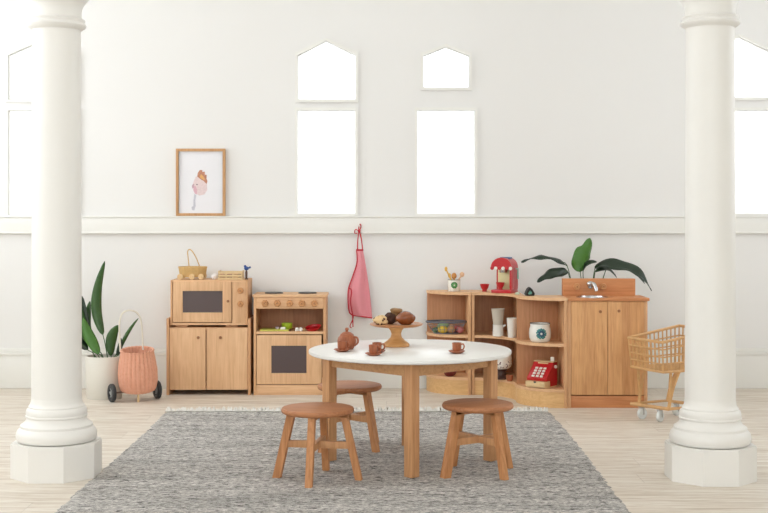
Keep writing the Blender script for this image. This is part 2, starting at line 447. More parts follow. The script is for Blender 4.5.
# ------------------------------------------------------------------ columns
def octa(R): return [(R*math.cos(PI/8+k*PI/4), R*math.sin(PI/8+k*PI/4)) for k in range(8)]
def make_column():
    t = thing('column', 'x', 'column', (0, 0, 0), 'white round columns on octagonal plinths')
    p = MB().prism(octa(.184), 0, .138).prism(octa(.180), .138, .143)
    part('plinth', p, colm, t, smooth=False)
    prof = [(.15, .143), (.166, .147), (.172, .158), (.173, .172), (.168, .188), (.158, .197), (.155, .200), (.155, .210), (.146, .215), (.136, .222),
            (.129, .232), (.127, .240), (.133, .244), (.133, .249), (.129, .251), (.131, .262), (.128, .274), (.120, .281), (.120, .287), (.1145, .292), (.110, .302), (.1075, .32)]
    part('base_moulding', MB().lathe([(r*.94, z) for r, z in prof], 64), colm, t)
    part('shaft', MB().lathe([(.1011, .32), (.1005, .5), (.0995, .9), (.098, 1.4), (.0965, 1.815)], 64), colm, t)
    cap = [(.1025, 1.815), (.104, 1.825), (.115, 1.832), (.124, 1.838), (.127, 1.845), (.124, 1.852), (.118, 1.856), (.119, 1.861), (.122, 1.866), (.118, 1.872), (.108, 1.876),
           (.106, 1.885), (.107, 1.905), (.113, 1.925), (.124, 1.94), (.138, 1.955), (.15, 1.975), (.156, 1.99), (.156, 2.01), (0, 2.01)]
    part('capital', MB().lathe([(r*.94, z) for r, z in cap], 64), colm, t)
    part('abacus', MB().box(-.175, .175, -.175, .175, 2.01, 2.06, .006), colm, t)
    part('pier', MB().box(-.14, .14, -.14, .14, 2.06, HC-.001, .01), colm, t)
    return t
c1 = make_column(); c1.location = (-1.345, 5.26, 0)
c1['label'] = 'white round column on octagonal plinth in front of the potted plant at left'
dup(c1, (1.325, 5.20, 0), 0, 'white round column on octagonal plinth in front of the rattan cart at right')

# ------------------------------------------------------------------ rug
RX0, RX1, RY0, RY1, RT = -1.175, .893, 3.7, 6.88, .010
g = MB(); nx, ny = 120, 170; grid = []
for j in range(ny+1):
    row = []
    for i in range(nx+1):
        x = RX0+(RX1-RX0)*i/nx; y = RY0+(RY1-RY0)*j/ny
        if i in (0, nx): x += random.uniform(-.007, .007)
        if i in (0, nx) or j in (0, ny): z = .0
        else: z = RT-.0015+.0025*noise.noise(Vector((x*14, y*60, 0)))
        row.append(g.bm.verts.new((x+.006*math.sin(y*2.3), y+.008*math.sin(x*5), z)))
    grid.append(row)
for j in range(ny):
    for i in range(nx): g.bm.faces.new((grid[j][i], grid[j][i+1], grid[j+1][i+1], grid[j+1][i]))
rug = thing('rug', 'large grey flecked woven rug with pale fringe under the round table', 'rug', (0, 5, 0))
part('woven_field', g, rug_mat(), rug)
fringem = plain('fringe_wool', (242, 238, 229), .95, var=.12, nscale=60)
f = MB()
for i in range(300):
    x = RX0+.01+(RX1-RX0-.02)*i/300+random.uniform(-.003, .003); L = random.uniform(.025, .06); dx = random.uniform(-.02, .02)
    y0 = RY1-.012+.008*math.sin(x*5)
    f.tube(crv([(x, y0, .009), (x+dx*.3, y0+L*.5, .014+random.random()*.016), (x+dx, y0+L, .003)], 4), lambda t: .0052-.002*t, 5)
fo = part('fringe', f, fringem, rug); fo['label'] = 'pale cream fringe along the far edge'; fo['kind'] = 'stuff'

# ------------------------------------------------------------------ round table and stools
TX, TY = .112, 5.52
t = thing('round_table', 'round white-topped wooden play table on the grey rug', 'table', (TX, TY, .0095))
tt = MB().lathe([(0, .4615), (.430, .4615), (.4355, .465), (.4365, .470), (.4355, .477), (.431, .4795), (0, .4795)], 96, (TX, TY, .0095))
part('tabletop', tt, white_lam, t)
LR = .347
for k in range(4):
    a = k*PI/2; cx, cy = TX+LR*math.cos(a), TY+LR*math.sin(a)
    M = Matrix.Translation((cx, cy, .0095)) @ Matrix.Rotation(PI/4, 4, 'Z')
    part('leg', MB().box(-.0225, .0225, -.0225, .0225, 0, .4614, .003, M), tablew, t)
for k in range(4):
    a = k*PI/2+PI/4; M = Matrix.Translation((TX, TY, .0095)) @ Matrix.Rotation(a, 4, 'Z')
    d = LR*math.cos(PI/4); hw = LR*math.sin(PI/4)-.024
    part('rail', MB().box(d-.010, d+.010, -hw, hw, .405, .4614, .002, M), tablex, t)

def make_stool():
    t = thing('stool', 'x', 'stool', (0, 0, 0), 'round wooden stools around the table')
    part('seat', MB().lathe([(0, .264), (.137, .264), (.144, .268), (.1465, .274), (.1465, .279), (.143, .2855), (.138, .287), (0, .287)], 56), stoolw, t)
    legs = []
    for k in range(4):
        a = k*PI/2
        p0 = Vector((.168*math.cos(a), .168*math.sin(a), .0)); p1 = Vector((.107*math.cos(a), .107*math.sin(a), .264))
        b = MB(); t_ = bmesh.new(); bmesh.ops.create_cube(t_, size=1)
        for v in t_.verts:
            kz = v.co.z+.5; hw = .0140; c = p0.lerp(p1, kz)
            v.co = Vector((v.co.x*2*hw, v.co.y*2*hw, 0)); R = Matrix.Rotation(a, 3, 'Z'); q = R @ v.co
            v.co = Vector((c.x+q.x, c.y+q.y, c.z))
        bmesh.ops.bevel(t_, geom=t_.edges[:], offset=.002, segments=2, affect='EDGES')
        part('leg', b.merge(t_), stoolz, t)
    for k, z0 in ((0, .124), (1, .126)):
        M = Matrix.Rotation(k*PI/2, 4, 'Z')
        part('stretcher', MB().box(-.134, .134, -.010, .010, z0, z0+.028, .002, M), tablew, t)
    for k in range(2):
        M = Matrix.Rotation(k*PI/2, 4, 'Z')
        part('cleat', MB().box(-.125, .125, -.014, .014, .248, .2639, .002, M), stoolz, t)
    return t
st = make_stool(); st.location = (-.266, 5.14, .0095); st.rotation_euler = (0, 0, math.radians(-9))
st['label'] = 'left stool in front, beside the left edge of the table'
dup(st, (.385, 5.255, .0095), math.radians(35), 'right stool, pushed under the right side of the table')
dup(st, (-.1565, 5.825, .0095), math.radians(46), 'far stool behind the table, partly hidden by the front left one')

# ------------------------------------------------------------------ two-door cabinet and microwave
FY = 7.55; BY = 7.81
def xf(px): return X(px, FY)
t = thing('cabinet', 'low oak play cabinet with two plain doors under the toy microwave', 'cabinet', ((xf(166)+xf(251))/2, 7.68, 0))
x0, x1 = xf(166.4), xf(250.6); tp = .016
for a, b in ((x0, x0+tp), (x1-tp, x1)):
    part('side_panel', MB().box(a, b, FY, BY, 0, .452, .002), oaky, t)
part('top_board', MB().box(x0+tp, x1-tp, FY+.012, BY, .382, .398, .002), oakx, t)
part('bottom_board', MB().box(x0+tp, x1-tp, FY+.03, BY, .035, .05, .002), oakx, t)
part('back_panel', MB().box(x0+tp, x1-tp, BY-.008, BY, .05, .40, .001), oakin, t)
mid = xf(206)
kb = lambda x, y, z, r=.009, l=.02: MB().lathe([(0, l), (r*.9, l*.97), (r, l*.75), (r*.75, l*.5), (r*.5, l*.35), (r*.5, 0), (0, 0)], 20, M=Matrix.Translation((x, y, z)) @ Matrix.Rotation(PI/2, 4, 'X'))
for a, b, dy, kx in ((x0+tp+.002, mid-.003, 0, xf(198.5)), (mid+.002, x1-tp-.002, .006, xf(220.5))):
    d = part('door', MB().box(a, b, FY+.002+dy, FY+.018+dy, .030, .394, .002), oak, t)
    part('knob', kb(kx, FY+.002+dy, Z(337.5, FY)), knobw, d)
# microwave
m0, m1, mz0, mz1 = xf(170.4), xf(247.6), .413, .678
t = thing('toy_microwave', 'wooden toy microwave with dark window and two dials, on the two-door cabinet', 'toy microwave', ((m0+m1)/2, 7.67, .398))
for a in (m0+.06, m1-.10):
    part('foot', MB().box(a-.035, a+.035, FY+.04, BY-.03, .398, mz0+.002, .001), oakx, t)
for a, b in ((m0, m0+.012), (m1-.012, m1)):
    part('side_panel', MB().box(a, b, FY, BY, mz0, mz1, .002), oaky, t)
part('top_board', MB().box(m0+.012, m1-.012, FY, BY, mz1-.012, mz1, .002), oakx, t)
part('bottom_board', MB().box(m0+.012, m1-.012, FY, BY, mz0, mz0+.012, .002), oakx, t)
part('back_panel', MB().box(m0+.012, m1-.012, BY-.008, BY, mz0+.012, mz1-.012, .001), oakin, t)
dx0, dx1 = xf(173), xf(231.5); dz0, dz1 = Z(322.3, FY), Z(281.7, FY)
part('control_panel', MB().box(xf(232.2), m1-.012, FY+.001, FY+.02, mz0+.012, mz1-.012, .001), oak, t)
wx0, wx1, wz0, wz1 = xf(182.7), xf(222.6), Z(312.5, FY), Z(291, FY)
def frame_door(dx0, dx1, dz0, dz1, wx0, wx1, wz0, wz1, t, m=oak):
    mb = MB().box(dx0, wx0, FY-.004, FY+.012, dz0, dz1, .002).box(wx1, dx1, FY-.004, FY+.012, dz0, dz1, .002)
    d = part('door', mb.box(wx0, wx1, FY-.004, FY+.012, dz0, wz0, .0015).box(wx0, wx1, FY-.004, FY+.012, wz1, dz1, .0015), m, t)
    part('window', MB().box(wx0-.003, wx1+.003, FY+.003, FY+.007, wz0-.003, wz1+.003, 0), shade, d)
    return d
d = frame_door(dx0, dx1, dz0, dz1, wx0, wx1, wz0, wz1, t)
part('knob', kb(xf(228.3), FY-.004, Z(301, FY), .008, .018), knobw, d)
def dial(px, py, r, par, y=FY, D=FY):
    M = Matrix.Translation((X(px, D), y, Z(py, D))) @ Matrix.Rotation(PI/2, 4, 'X')
    o = part('dial', MB().lathe([(0, .030), (r*.34, .030), (r*.40, .020), (r*.82, .022), (r, .016), (r, .006), (r*.85, 0), (0, 0)], 28, M=M, fn=lambda a, z: 1+.05*math.cos(6*a) if z < .018 else 1), turned, par)
    part('dial_pin', MB().lathe([(0, .003), (r*.2, .003), (r*.2, -.001), (0, -.001)], 14, M=M @ Matrix.Translation((0, 0, .030))), knobw, o)
    return o
dial(240.5, 290.5, .018, t, FY+.001); dial(240.5, 303.8, .018, t, FY+.001)

# ------------------------------------------------------------------ toy stove
a0, a1, sz = xf(253.6), xf(325.8), .592
t = thing('toy_stove', 'wooden toy stove with five dials and an oven window, right of the microwave cabinet', 'toy stove', ((a0+a1)/2, 7.68, 0))
for a, b in ((a0, a0+.015), (a1-.015, a1)):
    part('side_panel', MB().box(a, b, FY, BY, 0, sz-.014, .002), oaky, t)
part('cooktop', MB().box(a0-.006, a1+.006, FY-.006, BY, sz-.014, sz, .002), oakx, t)
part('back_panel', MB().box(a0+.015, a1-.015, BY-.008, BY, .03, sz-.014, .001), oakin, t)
cpz0, cpz1 = Z(308.7, FY), sz-.015
cp = part('control_panel', MB().box(a0+.015, a1-.015, FY+.002, FY+.018, cpz0, cpz1, .002), oakx, t)
for k in range(5): dial(265+k*12.35, 303.3, .020, t, FY+.002)
shz = Z(331.6, FY)
part('shelf', MB().box(a0+.015, a1-.015, FY+.001, BY-.008, shz-.016, shz, .002), oakx, t)
d = frame_door(xf(256.6), xf(321.6), Z(384.3, FY), Z(335.2, FY), xf(271.3), xf(306.5), Z(373.2, FY), Z(345.8, FY), t)
d.location.y += .005
part('kick_board', MB().box(a0+.015, a1-.015, FY+.004, FY+.018, 0, Z(385, FY), .002), oakx, t)
part('oven_floor', MB().box(a0+.015, a1-.015, FY+.02, BY-.008, .06, .072, .001), oakx, t)
for px in (274, 307.5):
    bx = X(px, 7.68)
    part('burner', MB().lathe([(0, .007), (.052, .007), (.055, .004), (.055, 0), (0, 0)], 36, (bx, 7.68, sz)), darkgrey, t)

# things in the stove niche
nz = shz
tag(part('chopping_board', MB().box(X(260.5, 7.6), X(289, 7.6), 7.565, 7.68, nz, nz+.010, .003), yellowg, loc=(X(275, 7.6), 7.62, nz)), 'thin yellow-green board lying on the stove shelf', 'chopping board')
mb = MB().lathe([(0, 0), (.026, 0), (.031, .006), (.033, .034), (.030, .034), (.028, .008), (0, .006)], 32, (X(287, 7.63), 7.63, nz+.010))
tag(part('toy_saucepan', mb, green, loc=(X(287, 7.63), 7.63, nz+.01)), 'small lime green saucepan on the yellow-green board in the stove', 'saucepan')
px = X(283, 7.585)
tag(part('toy_block', MB().box(px-.015, px+.015, 7.573, 7.595, nz+.010, nz+.024, .003), enamel, loc=(px, 7.58, nz+.01)), 'small white block in front of the lime green saucepan', 'block')
px = X(277, 7.6)
tag(part('toy_block', MB().box(px-.009, px+.009, 7.605, 7.625, nz+.010, nz+.024, .003), plain('lilac_paint', (190, 172, 180), .5), loc=(px, 7.61, nz+.01)), 'tiny lilac block on the board left of the lime green saucepan', 'block')
for q, lb in ((297, 'white salt shaker in the stove niche, left of its twin'), (301, 'white shaker standing nearest the red pan in the stove niche')):
    px = X(q, 7.58)
    tag(part('toy_shaker', MB().lathe([(0, 0), (.010, 0), (.0115, .004), (.010, .014), (.0085, .020), (.004, .023), (0, .023)], 20, (px, 7.58, nz)), enamel, loc=(px, 7.58, nz)), lb, 'shaker', 'white shakers in the toy stove')
px = X(313.5, 7.62)
t = thing('toy_frying_pan', 'red toy frying pan tilted in the stove niche', 'frying pan', (px, 7.62, nz))
M = Matrix.Translation((px, 7.62, nz+.008)) @ Matrix.Rotation(math.radians(14), 4, 'X') @ Matrix.Rotation(math.radians(-8), 4, 'Y')
part('pan', MB().lathe([(0, 0), (.038, 0), (.046, .010), (.048, .016), (.045, .016), (.037, .005), (0, .005)], 36, M=M), red, t)
part('handle', MB().beam(M @ Vector((-.046, -.01, .010)), M @ Vector((-.085, -.025, .008)), .010, .012, .006), blond, t)

# ------------------------------------------------------------------ things on the microwave
mt = mz1
bx, by = X(192.5, 7.66), 7.67
t = thing('toy_wagon', 'small yellow wicker wagon with a bent handle on top of the microwave', 'toy wagon', (bx, by, mt))
def weave_fn(nr): return lambda a, z: 1+.018*math.cos(nr*a)
bsk = MB().lathe([(.0, .012), (.070, .012), (.078, .030), (.084, .068), (.087, .072), (.084, .076), (.080, .070), (.074, .030), (.066, .017), (0, .017)], 96,
                 M=Matrix.Translation((bx, by, mt)) @ Matrix.Diagonal((1, .72, 1, 1)), fn=weave_fn(24))
part('basket', bsk, wick, t)
for i, q in enumerate((-.07, .0, .055)):
    M = Matrix.Translation((bx+q+.004, by-.062, mt+.017)) @ Matrix.Rotation(PI/2, 4, 'X')
    w_ = part('wheel', MB().lathe([(0, -.005), (.016, -.005), (.017, -.002), (.017, .004), (.014, .006), (.006, .005), (.005, .008), (0, .008)], 28, M=M), blond, t)
for q in (-.066, .004, .059): part('axle', MB().cyl((bx+q, by-.055, mt+.017), (bx+q, by+.055, mt+.017), .003), blond, t)
for q in (-.066, .059):
    M = Matrix.Translation((bx+q, by+.062, mt+.017)) @ Matrix.Rotation(PI/2, 4, 'X')
    part('wheel', MB().lathe([(0, -.005), (.016, -.005), (.017, -.002), (.017, .004), (0, .006)], 28, M=M), blond, t)
part('handle', MB().tube(crv([W(189, 266, by), W(188, 257, by), W(187.6, 252, by), W(189, 249.5, by), W(192, 251, by), W(196, 257.5, by), W(199.5, 266, by)], 24), .0032, 8), wick, t)
px = X(214.5, 7.6)
tag(part('pompom', MB().ball((px, 7.6, mt+.0185), .018, amp=.12, fr=180, n=4), plain('white_fluff', (244, 238, 234), .95, bmp=.5), loc=(px, 7.6, mt)), 'small fluffy white ball on the microwave', 'ball')
cx0, cx1 = X(218.7, 7.6), X(243, 7.6)
t = thing('toy_crate', 'small wooden slatted crate on the microwave, right of the white ball', 'crate', ((cx0+cx1)/2, 7.62, mt))
for k in range(3):
    z = mt+.002+k*.017
    for yy in (7.565, 7.671): part('slat', MB().box(cx0, cx1, yy, yy+.004, z, z+.013, .001), blond, t)
for a in (cx0, cx1-.006):
    part('end_board', MB().box(a, a+.006, 7.569, 7.671, mt, mt+.054, .001), blond, t)
part('crate_floor', MB().box(cx0+.006, cx1-.006, 7.569, 7.671, mt, mt+.005, 0), blond, t)
for k, (q, c_) in enumerate(((-.05, (190, 120, 90)), (-.012, (150, 70, 60)), (.03, (214, 160, 110)), (.05, (120, 70, 50)))):
    px = (cx0+cx1)/2+q; r_ = .017
    tag(part('toy_fruit', MB().ball((px, 7.60+.035*(k % 2), mt+.005+r_), r_, n=3), plain('fruit_%d' % k, c_, .5), loc=(px, 7.6+.035*(k % 2), mt+.005)),
        ['tan', 'dark red', 'pale orange', 'dark brown'][k]+' round toy fruit inside the small slatted crate', 'toy fruit', 'round toy fruit in the crate')
px = X(244.6, 7.63)
t = thing('toy_bird', 'small blue toy bird on a dark peg at the right end of the crate', 'toy bird', (px+.003, 7.63, mt))
part('peg', MB().lathe([(0, 0), (.010, 0), (.010, .004), (.006, .008), (.007, .040), (.004, .056), (0, .056)], 16, (px+.011, 7.63, mt)), plain('dark_walnut', (92, 64, 50), .5), t)
part('body', MB().ball((px+.011, 7.63, mt+.066), .012, 1.2, .9, 1).ball((px+.003, 7.63, mt+.078), .008), blue, t)
part('tail', MB().beam((px+.02, 7.63, mt+.066), (px+.036, 7.63, mt+.074), .008, .013, .004, bev=.001), blue, t)

# ------------------------------------------------------------------ curved shelf units and sink cabinet
ST, SM, SB = .606, .353, .103      # top, middle and bottom board heights (upper faces)
def arc_poly(cx, cy, r, back_left=None, n=20, ins=0):
    """quarter disc with its corner at (cx,cy), bulging towards -x,-y"""
    pts = [(cx, cy)]
    for k in range(n+1):
        a = PI+PI/2*k/n; pts.append((cx+(r-ins)*math.cos(a), cy+(r-ins)*math.sin(a)))
    return pts
def convex_unit(xr, yf, yb, label):
    r = yb-yf; xl = xr-r
    t = thing('curved_shelf', label, 'shelf', (xr-r/2, yb-.1, 0), 'curved wooden shelf units')
    part('side_panel', MB().box(xr-.018, xr, yf+.0, yb, 0, ST-.0165, .002), oaky, t)
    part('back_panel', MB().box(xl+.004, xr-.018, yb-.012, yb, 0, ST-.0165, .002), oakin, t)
    for nm, z, extra in (('top_board', ST, 0), ('shelf_board', SM, .004), ('shelf_board', SB, .0)):
        P = arc_poly(xr-(0 if z == ST else .018), yb-(0 if z == ST else .012), r-(0 if z == ST else .012+.0), ins=extra)
        part(nm, MB().prism(P, z-.016, z), oakx, t)
    # curved plinth, a bent strip
    R_ = r-.018; n = 24; O = []; I = []
    c_ = (xr-.018, yb-.012)
    for k in range(n+1):
        a = PI+PI/2*k/n; O.append((c_[0]+R_*math.cos(a), c_[1]+R_*math.sin(a))); I.append((c_[0]+(R_-.012)*math.cos(a), c_[1]+(R_-.012)*math.sin(a)))
    part('plinth', MB().prism(O+I[::-1], 0, SB-.016), plw, t)
    return t
convex_unit(.513, 7.545, 7.80, 'leftmost curved open shelf, bulging outward, with the wire fruit basket')
convex_unit(1.010, 7.040, 7.298, 'rightmost curved open shelf, bulging outward, holding the red cash register')
# concave unit between them
ux0, ux1, uyb = .516, .80, 7.80
t = thing('curved_shelf', 'middle curved open shelf, hollow inward front, under the red coffee machine', 'shelf', (.66, 7.7, 0), 'curved wooden shelf units')
def concave(ins=0, x1=ux1, x0=ux0, yb=uyb):
    pts = [(x1, yb), (x0, yb)]; cx, cy = x0, 7.302; rx, ry = .7505-x0+ins*.7, .248+ins
    for k in range(21):
        a = PI/2-PI/2*k/20; pts.append((cx+rx*math.cos(a), cy+ry*math.sin(a)))
    if x1 > pts[-1][0]+.001: pts.append((x1, cy))
    return pts
part('side_panel', MB().box(ux0, ux0+.018, 7.551, uyb, 0, ST-.0165, .002), oaky, t)
part('side_panel', MB().box(ux1-.014, ux1, 7.303, uyb, 0, ST-.0165, .002), oaky, t)
part('back_panel', MB().box(ux0+.018, ux1-.014, uyb-.012, uyb, 0, ST-.0165, .002), oakin, t)
part('top_board', MB().prism(concave(), ST-.016, ST), oakx, t)
for z in (SM, SB):
    P = concave(.004 if z == SM else .0, ux1-.0145, ux0+.0185, uyb-.0125)
    part('shelf_board', MB().prism(P, z-.016, z), oakx, t)
pts = concave(.010, ux1-.0145, ux0+.0185)[2:]; arc = pts[:21]
I = [(x+.008, y+.008) for x, y in arc]
part('plinth', MB().prism(arc+I[::-1], 0, SB-.0165), plw, t)

# sink cabinet
k0, k1, KF, KB = 1.0125, 1.452, 7.05, 7.298
t = thing('toy_sink_cabinet', 'toy kitchen sink cabinet with two tall doors and a raised tap panel', 'toy sink', ((k0+k1)/2, 7.17, 0))
for a, b in ((k0, k0+.018), (k1-.018, k1)):
    part('side_panel', MB().box(a, b, KF+.002, KB, 0, ST-.0165, .002), oaky, t)
top = part('worktop', MB().box(k0, k1+.010, KF-.006, KB, ST-.016, ST, .002), sinkx)
scx, scy = X(592.3, 7.13), 7.13
cut(top, MB().cyl((scx, scy, ST-.05), (scx, scy, ST+.05), .078, 40))
for v in top.data.vertices: v.co -= origin(t)
top.parent = t; [setattr(p, 'use_smooth', False) for p in top.data.polygons]
part('basin', MB().lathe([(.088, ST+.0005), (.088, ST+.004), (.082, ST+.005), (.0765, ST+.003), (.072, ST-.02), (.06, ST-.055), (.03, ST-.062), (0, ST-.062), (0, ST-.066), (.063, ST-.06), (.0765, ST-.012), (.0765, ST+.0005)], 48, (scx, scy, 0)), steel, t)
part('back_panel', MB().box(k0+.018, k1-.018, KB-.01, KB, 0, ST-.0165, .001), oakin, t)
part('bottom_board', MB().box(k0+.018, k1-.018, KF+.02, KB-.01, .07, .084, .001), oakx, t)
part('kick_board', MB().box(k0+.018, k1-.018, KF+.008, KF+.02, 0, Z(396, KF), .001), sinkx, t)
ms = X(607.7, KF)
for a, b, kx, ky in ((k0+.0195, ms-.001, 600, 311.5), (ms+.001, k1-.0195, 618.5, 310.8)):
    d = part('door', MB().box(a, b, KF+.001, KF+.018, Z(395, KF), ST-.018, .002), sinkw, t)
    part('knob', kb(X(kx, KF), KF+.001, Z(ky, KF), .0085, .020), knobw, d)
sp0, sp1 = X(562, 7.24), X(635.2, 7.24)
splash = part('splashback', MB().box(sp0+.006, sp1, 7.235, KB-.001, ST, Z(278.8, 7.235), .002), sinkx, t)
dial(576.5, 286.5, .019, t, 7.235, 7.235); dial(603, 286.5, .019, t, 7.235, 7.235)
fx, fz = X(590.5, 7.235), Z(286, 7.235)
tp_ = MB().lathe([(0, 0), (.018, 0), (.018, .004), (.011, .008), (.011, .02), (0, .02)], 24, M=Matrix.Translation((fx, 7.235, fz+.004)) @ Matrix.Rotation(PI/2, 4, 'X'))
tp_.tube(crv([(fx, 7.22, fz+.004), (fx, 7.195, fz+.014), (fx+.008, 7.17, fz+.014), (fx+.016, 7.155, fz-.004), (fx+.019, 7.15, fz-.024)], 20), .0105, 14)
tp_.ball((fx-.006, 7.205, fz+.014), .019, 1.1, 1, .8)
part('tap', tp_, steel, t)

# ------------------------------------------------------------------ items on the shelves
def plate_emblem(cx, cy, cz, R, r, mats, parent, seed, rz=0):
    """a round wreath of little leaves wrapped on the cylinder wall of radius R facing the camera"""
    rnd = random.Random(seed)
    for j, m in enumerate(mats):
        mb = MB()
        for k in range(13 if j == 0 else 9):
            a = 2*PI*k/(13 if j == 0 else 9)+j*.3+rnd.uniform(-.1, .1); rad = r*(.78 if j == 0 else .42)
            pts = []
            L, Wd = r*.34, r*.17; d = a+.9
            for q in range(8):
                b_ = 2*PI*q/8; u = rad*math.cos(a)+L*math.cos(b_)*math.cos(d)-Wd*math.sin(b_)*math.sin(d)
                v = rad*math.sin(a)+L*math.cos(b_)*math.sin(d)+Wd*math.sin(b_)*math.cos(d)
                th = u/R+rz; pts.append((cx+(R+.0006)*math.sin(th), cy-(R+.0006)*math.cos(th), cz+v))
            mb.add(pts, [tuple(range(8))])
        o = part('emblem', mb, m, parent); solid(o, .0006)
tealm = plain('emblem_teal', (70, 140, 138), .4); greend = plain('emblem_green', (70, 140, 70), .4); navy = plain('emblem_blue', (60, 96, 120), .4)
# big enamel pot
px, py_ = .874, 7.17
t = thing('enamel_pot', 'round white enamel pot with dark rim and teal emblem on the right curved shelf', 'pot', (px, py_, SM))
part('body', MB().lathe([(0, 0), (.046, 0), (.054, .006), (.0605, .025), (.062, .05), (.059, .075), (.054, .09), (.056, .104), (.053, .104), (.051, .09), (.056, .07), (.058, .045), (.05, .01), (0, .005)], 48, (px, py_, SM)), enamel, t)
part('rim', MB().tube([(px+.0555*math.cos(2*PI*k/40), py_+.0555*math.sin(2*PI*k/40), SM+.104) for k in range(40)], .0022, 6, True), darkgrey, t)
plate_emblem(px, py_, SM+.050, .0622, .030, [tealm, navy], t, 3)
# cash register (yawed)
cx_, cy_ = .884, 7.168
t = thing('toy_cash_register', 'red toy cash register with white keys and wooden drawer on the lower right shelf', 'cash register', (cx_, cy_, SB))
R = Matrix.Translation((cx_, cy_, SB)) @ Matrix.Rotation(math.radians(-36), 4, 'Z')
def PX(poly, x0, x1, M):
    n = len(poly)
    return MB().add([(x0, y, z) for y, z in poly]+[(x1, y, z) for y, z in poly], [tuple(range(n))[::-1], tuple(range(n, 2*n))]+[(i, (i+1) % n, n+(i+1) % n, n+i) for i in range(n)], M)
hw = .062
body = part('body', PX([(-.055, .038), (-.060, .052), (.008, .118), (.022, .136), (.062, .136), (.062, .006), (-.010, .006), (-.010, .038)], -hw, hw, R), red, t, smooth=False)
part('base_board', MB().box(-hw-.001, hw+.001, -.062, .064, 0, .006, .001, R), blond, t)
dr = part('drawer', MB().box(-hw+.002, hw-.002, -.080, -.012, .0065, .036, .002, R), blond, t)
part('finger_notch', MB().lathe([(0, 0), (.008, 0), (.008, .002), (0, .002)], 20, M=R @ Matrix.Translation((.0, -.0795, .033)) @ Matrix.Rotation(PI/2, 4, 'X') @ Matrix.Diagonal((1, .6, 1, 1))), darkgrey, dr)
part('top_board', MB().box(-hw, hw, .016, .064, .136, .141, .001, R), blond, t)
part('price_sign', MB().box(.035, .057, .035, .041, .141, .165, .001, R), enamel, t)
part('side_knob', MB().ball(R @ Vector((hw+.006, .035, .112)), .010), enamel, t)
sl = math.atan2(.066, .068)
for r_ in range(4):
    for c_ in range(3):
        u = .014+r_*.019; p = Vector((-.026+c_*.026, -.060+u*math.cos(sl), .052+u*math.sin(sl)))
        part('key', MB().box(-.0085, .0085, -.006, .006, 0, .006, .0015, R @ Matrix.Translation(p) @ Matrix.Rotation(sl, 4, 'X')), enamel, t)
p = Vector((0, .000+.003, .052+.066-.004))
part('number_strip', MB().box(-.032, .032, -.004, .004, 0, .002, .0005, R @ Matrix.Translation((0, .0155, .1295)) @ Matrix.Rotation(math.radians(52), 4, 'X')), blond, t)
# middle unit: jug, beaker, cup
greige = plain('greige_stoneware', (214, 206, 190), .55)
px, py_ = X(498, 7.50), 7.50
t = thing('jug', 'small white jug with a spout under the tall greige beaker', 'jug', (px, py_, SM))
part('body', MB().lathe([(0, 0), (.029, 0), (.032, .004), (.031, .03), (.030, .06), (.032, .068), (.029, .068), (.028, .06), (.029, .01), (0, .006)], 36, (px, py_, SM)), enamel, t)
part('spout', MB().beam((px+.026, py_-.006, SM+.056), (px+.045, py_-.01, SM+.067), .014, .008, .010), enamel, t)
tag(part('beaker', MB().lathe([(0, 0), (.026, 0), (.028, .004), (.039, .090), (.041, .092), (.038, .092), (.026, .006), (0, .005)], 36, (px, py_, SM+.068)), greige, loc=(px, py_, SM+.068)), 'tall flared greige beaker stacked on the white jug', 'beaker')
px, py_ = .742, 7.42
tag(part('beaker', MB().lathe([(0, 0), (.022, 0), (.024, .004), (.031, .11), (.032, .113), (.029, .113), (.022, .006), (0, .005)], 36, (px, py_, SM)), enamel, loc=(px, py_, SM)), 'white flared beaker at the right end of the middle shelf', 'beaker')
# floral pot on dark stand, lower
px, py_ = X(501.5, 7.50), 7.50
t = thing('floral_pot', 'round white pot with dark floral specks on a dark foot, lower middle shelf', 'pot', (px, py_, SB))
part('foot', MB().lathe([(0, 0), (.045, 0), (.047, .006), (.026, .022), (.024, .045), (.042, .062), (.0, .062)], 40, (px, py_, SB)), plain('dark_wood', (70, 46, 38), .4), t)
m, nt, b = new_mat('floral_enamel'); _, v = obj_coords(nt)
vo = N(nt, 'ShaderNodeTexVoronoi'); vo.inputs['Scale'].default_value = 75; nt.links.new(v, vo.inputs['Vector'])
nt.links.new(mixc(nt, ramp(nt, vo.outputs['Distance'], [(.25, (1, 1, 1)), (.36, (0, 0, 0))]), lin((238, 232, 222)), lin((96, 60, 66))), b.inputs['Base Color'])
b.inputs['Roughness'].default_value = .35
part('bowl', MB().lathe([(.0, .060), (.040, .060), (.055, .072), (.060, .090), (.058, .108)], 44, (px, py_, SB)), m, t)
part('lid', MB().lathe([(.058, .108), (.060, .112), (.060, .122), (.056, .142), (.046, .158), (.025, .168), (0, .170)], 44, (px, py_, SB)), enamel, t)
px, py_ = .725, 7.39
tag(part('toy_cup', MB().lathe([(0, 0), (.014, 0), (.019, .012), (.021, .035), (.018, .035), (.016, .01), (0, .006)], 28, (px, py_, SB)), darkt, loc=(px, py_, SB)), 'small brown wooden cup beside the floral pot on the lower middle shelf', 'cup')
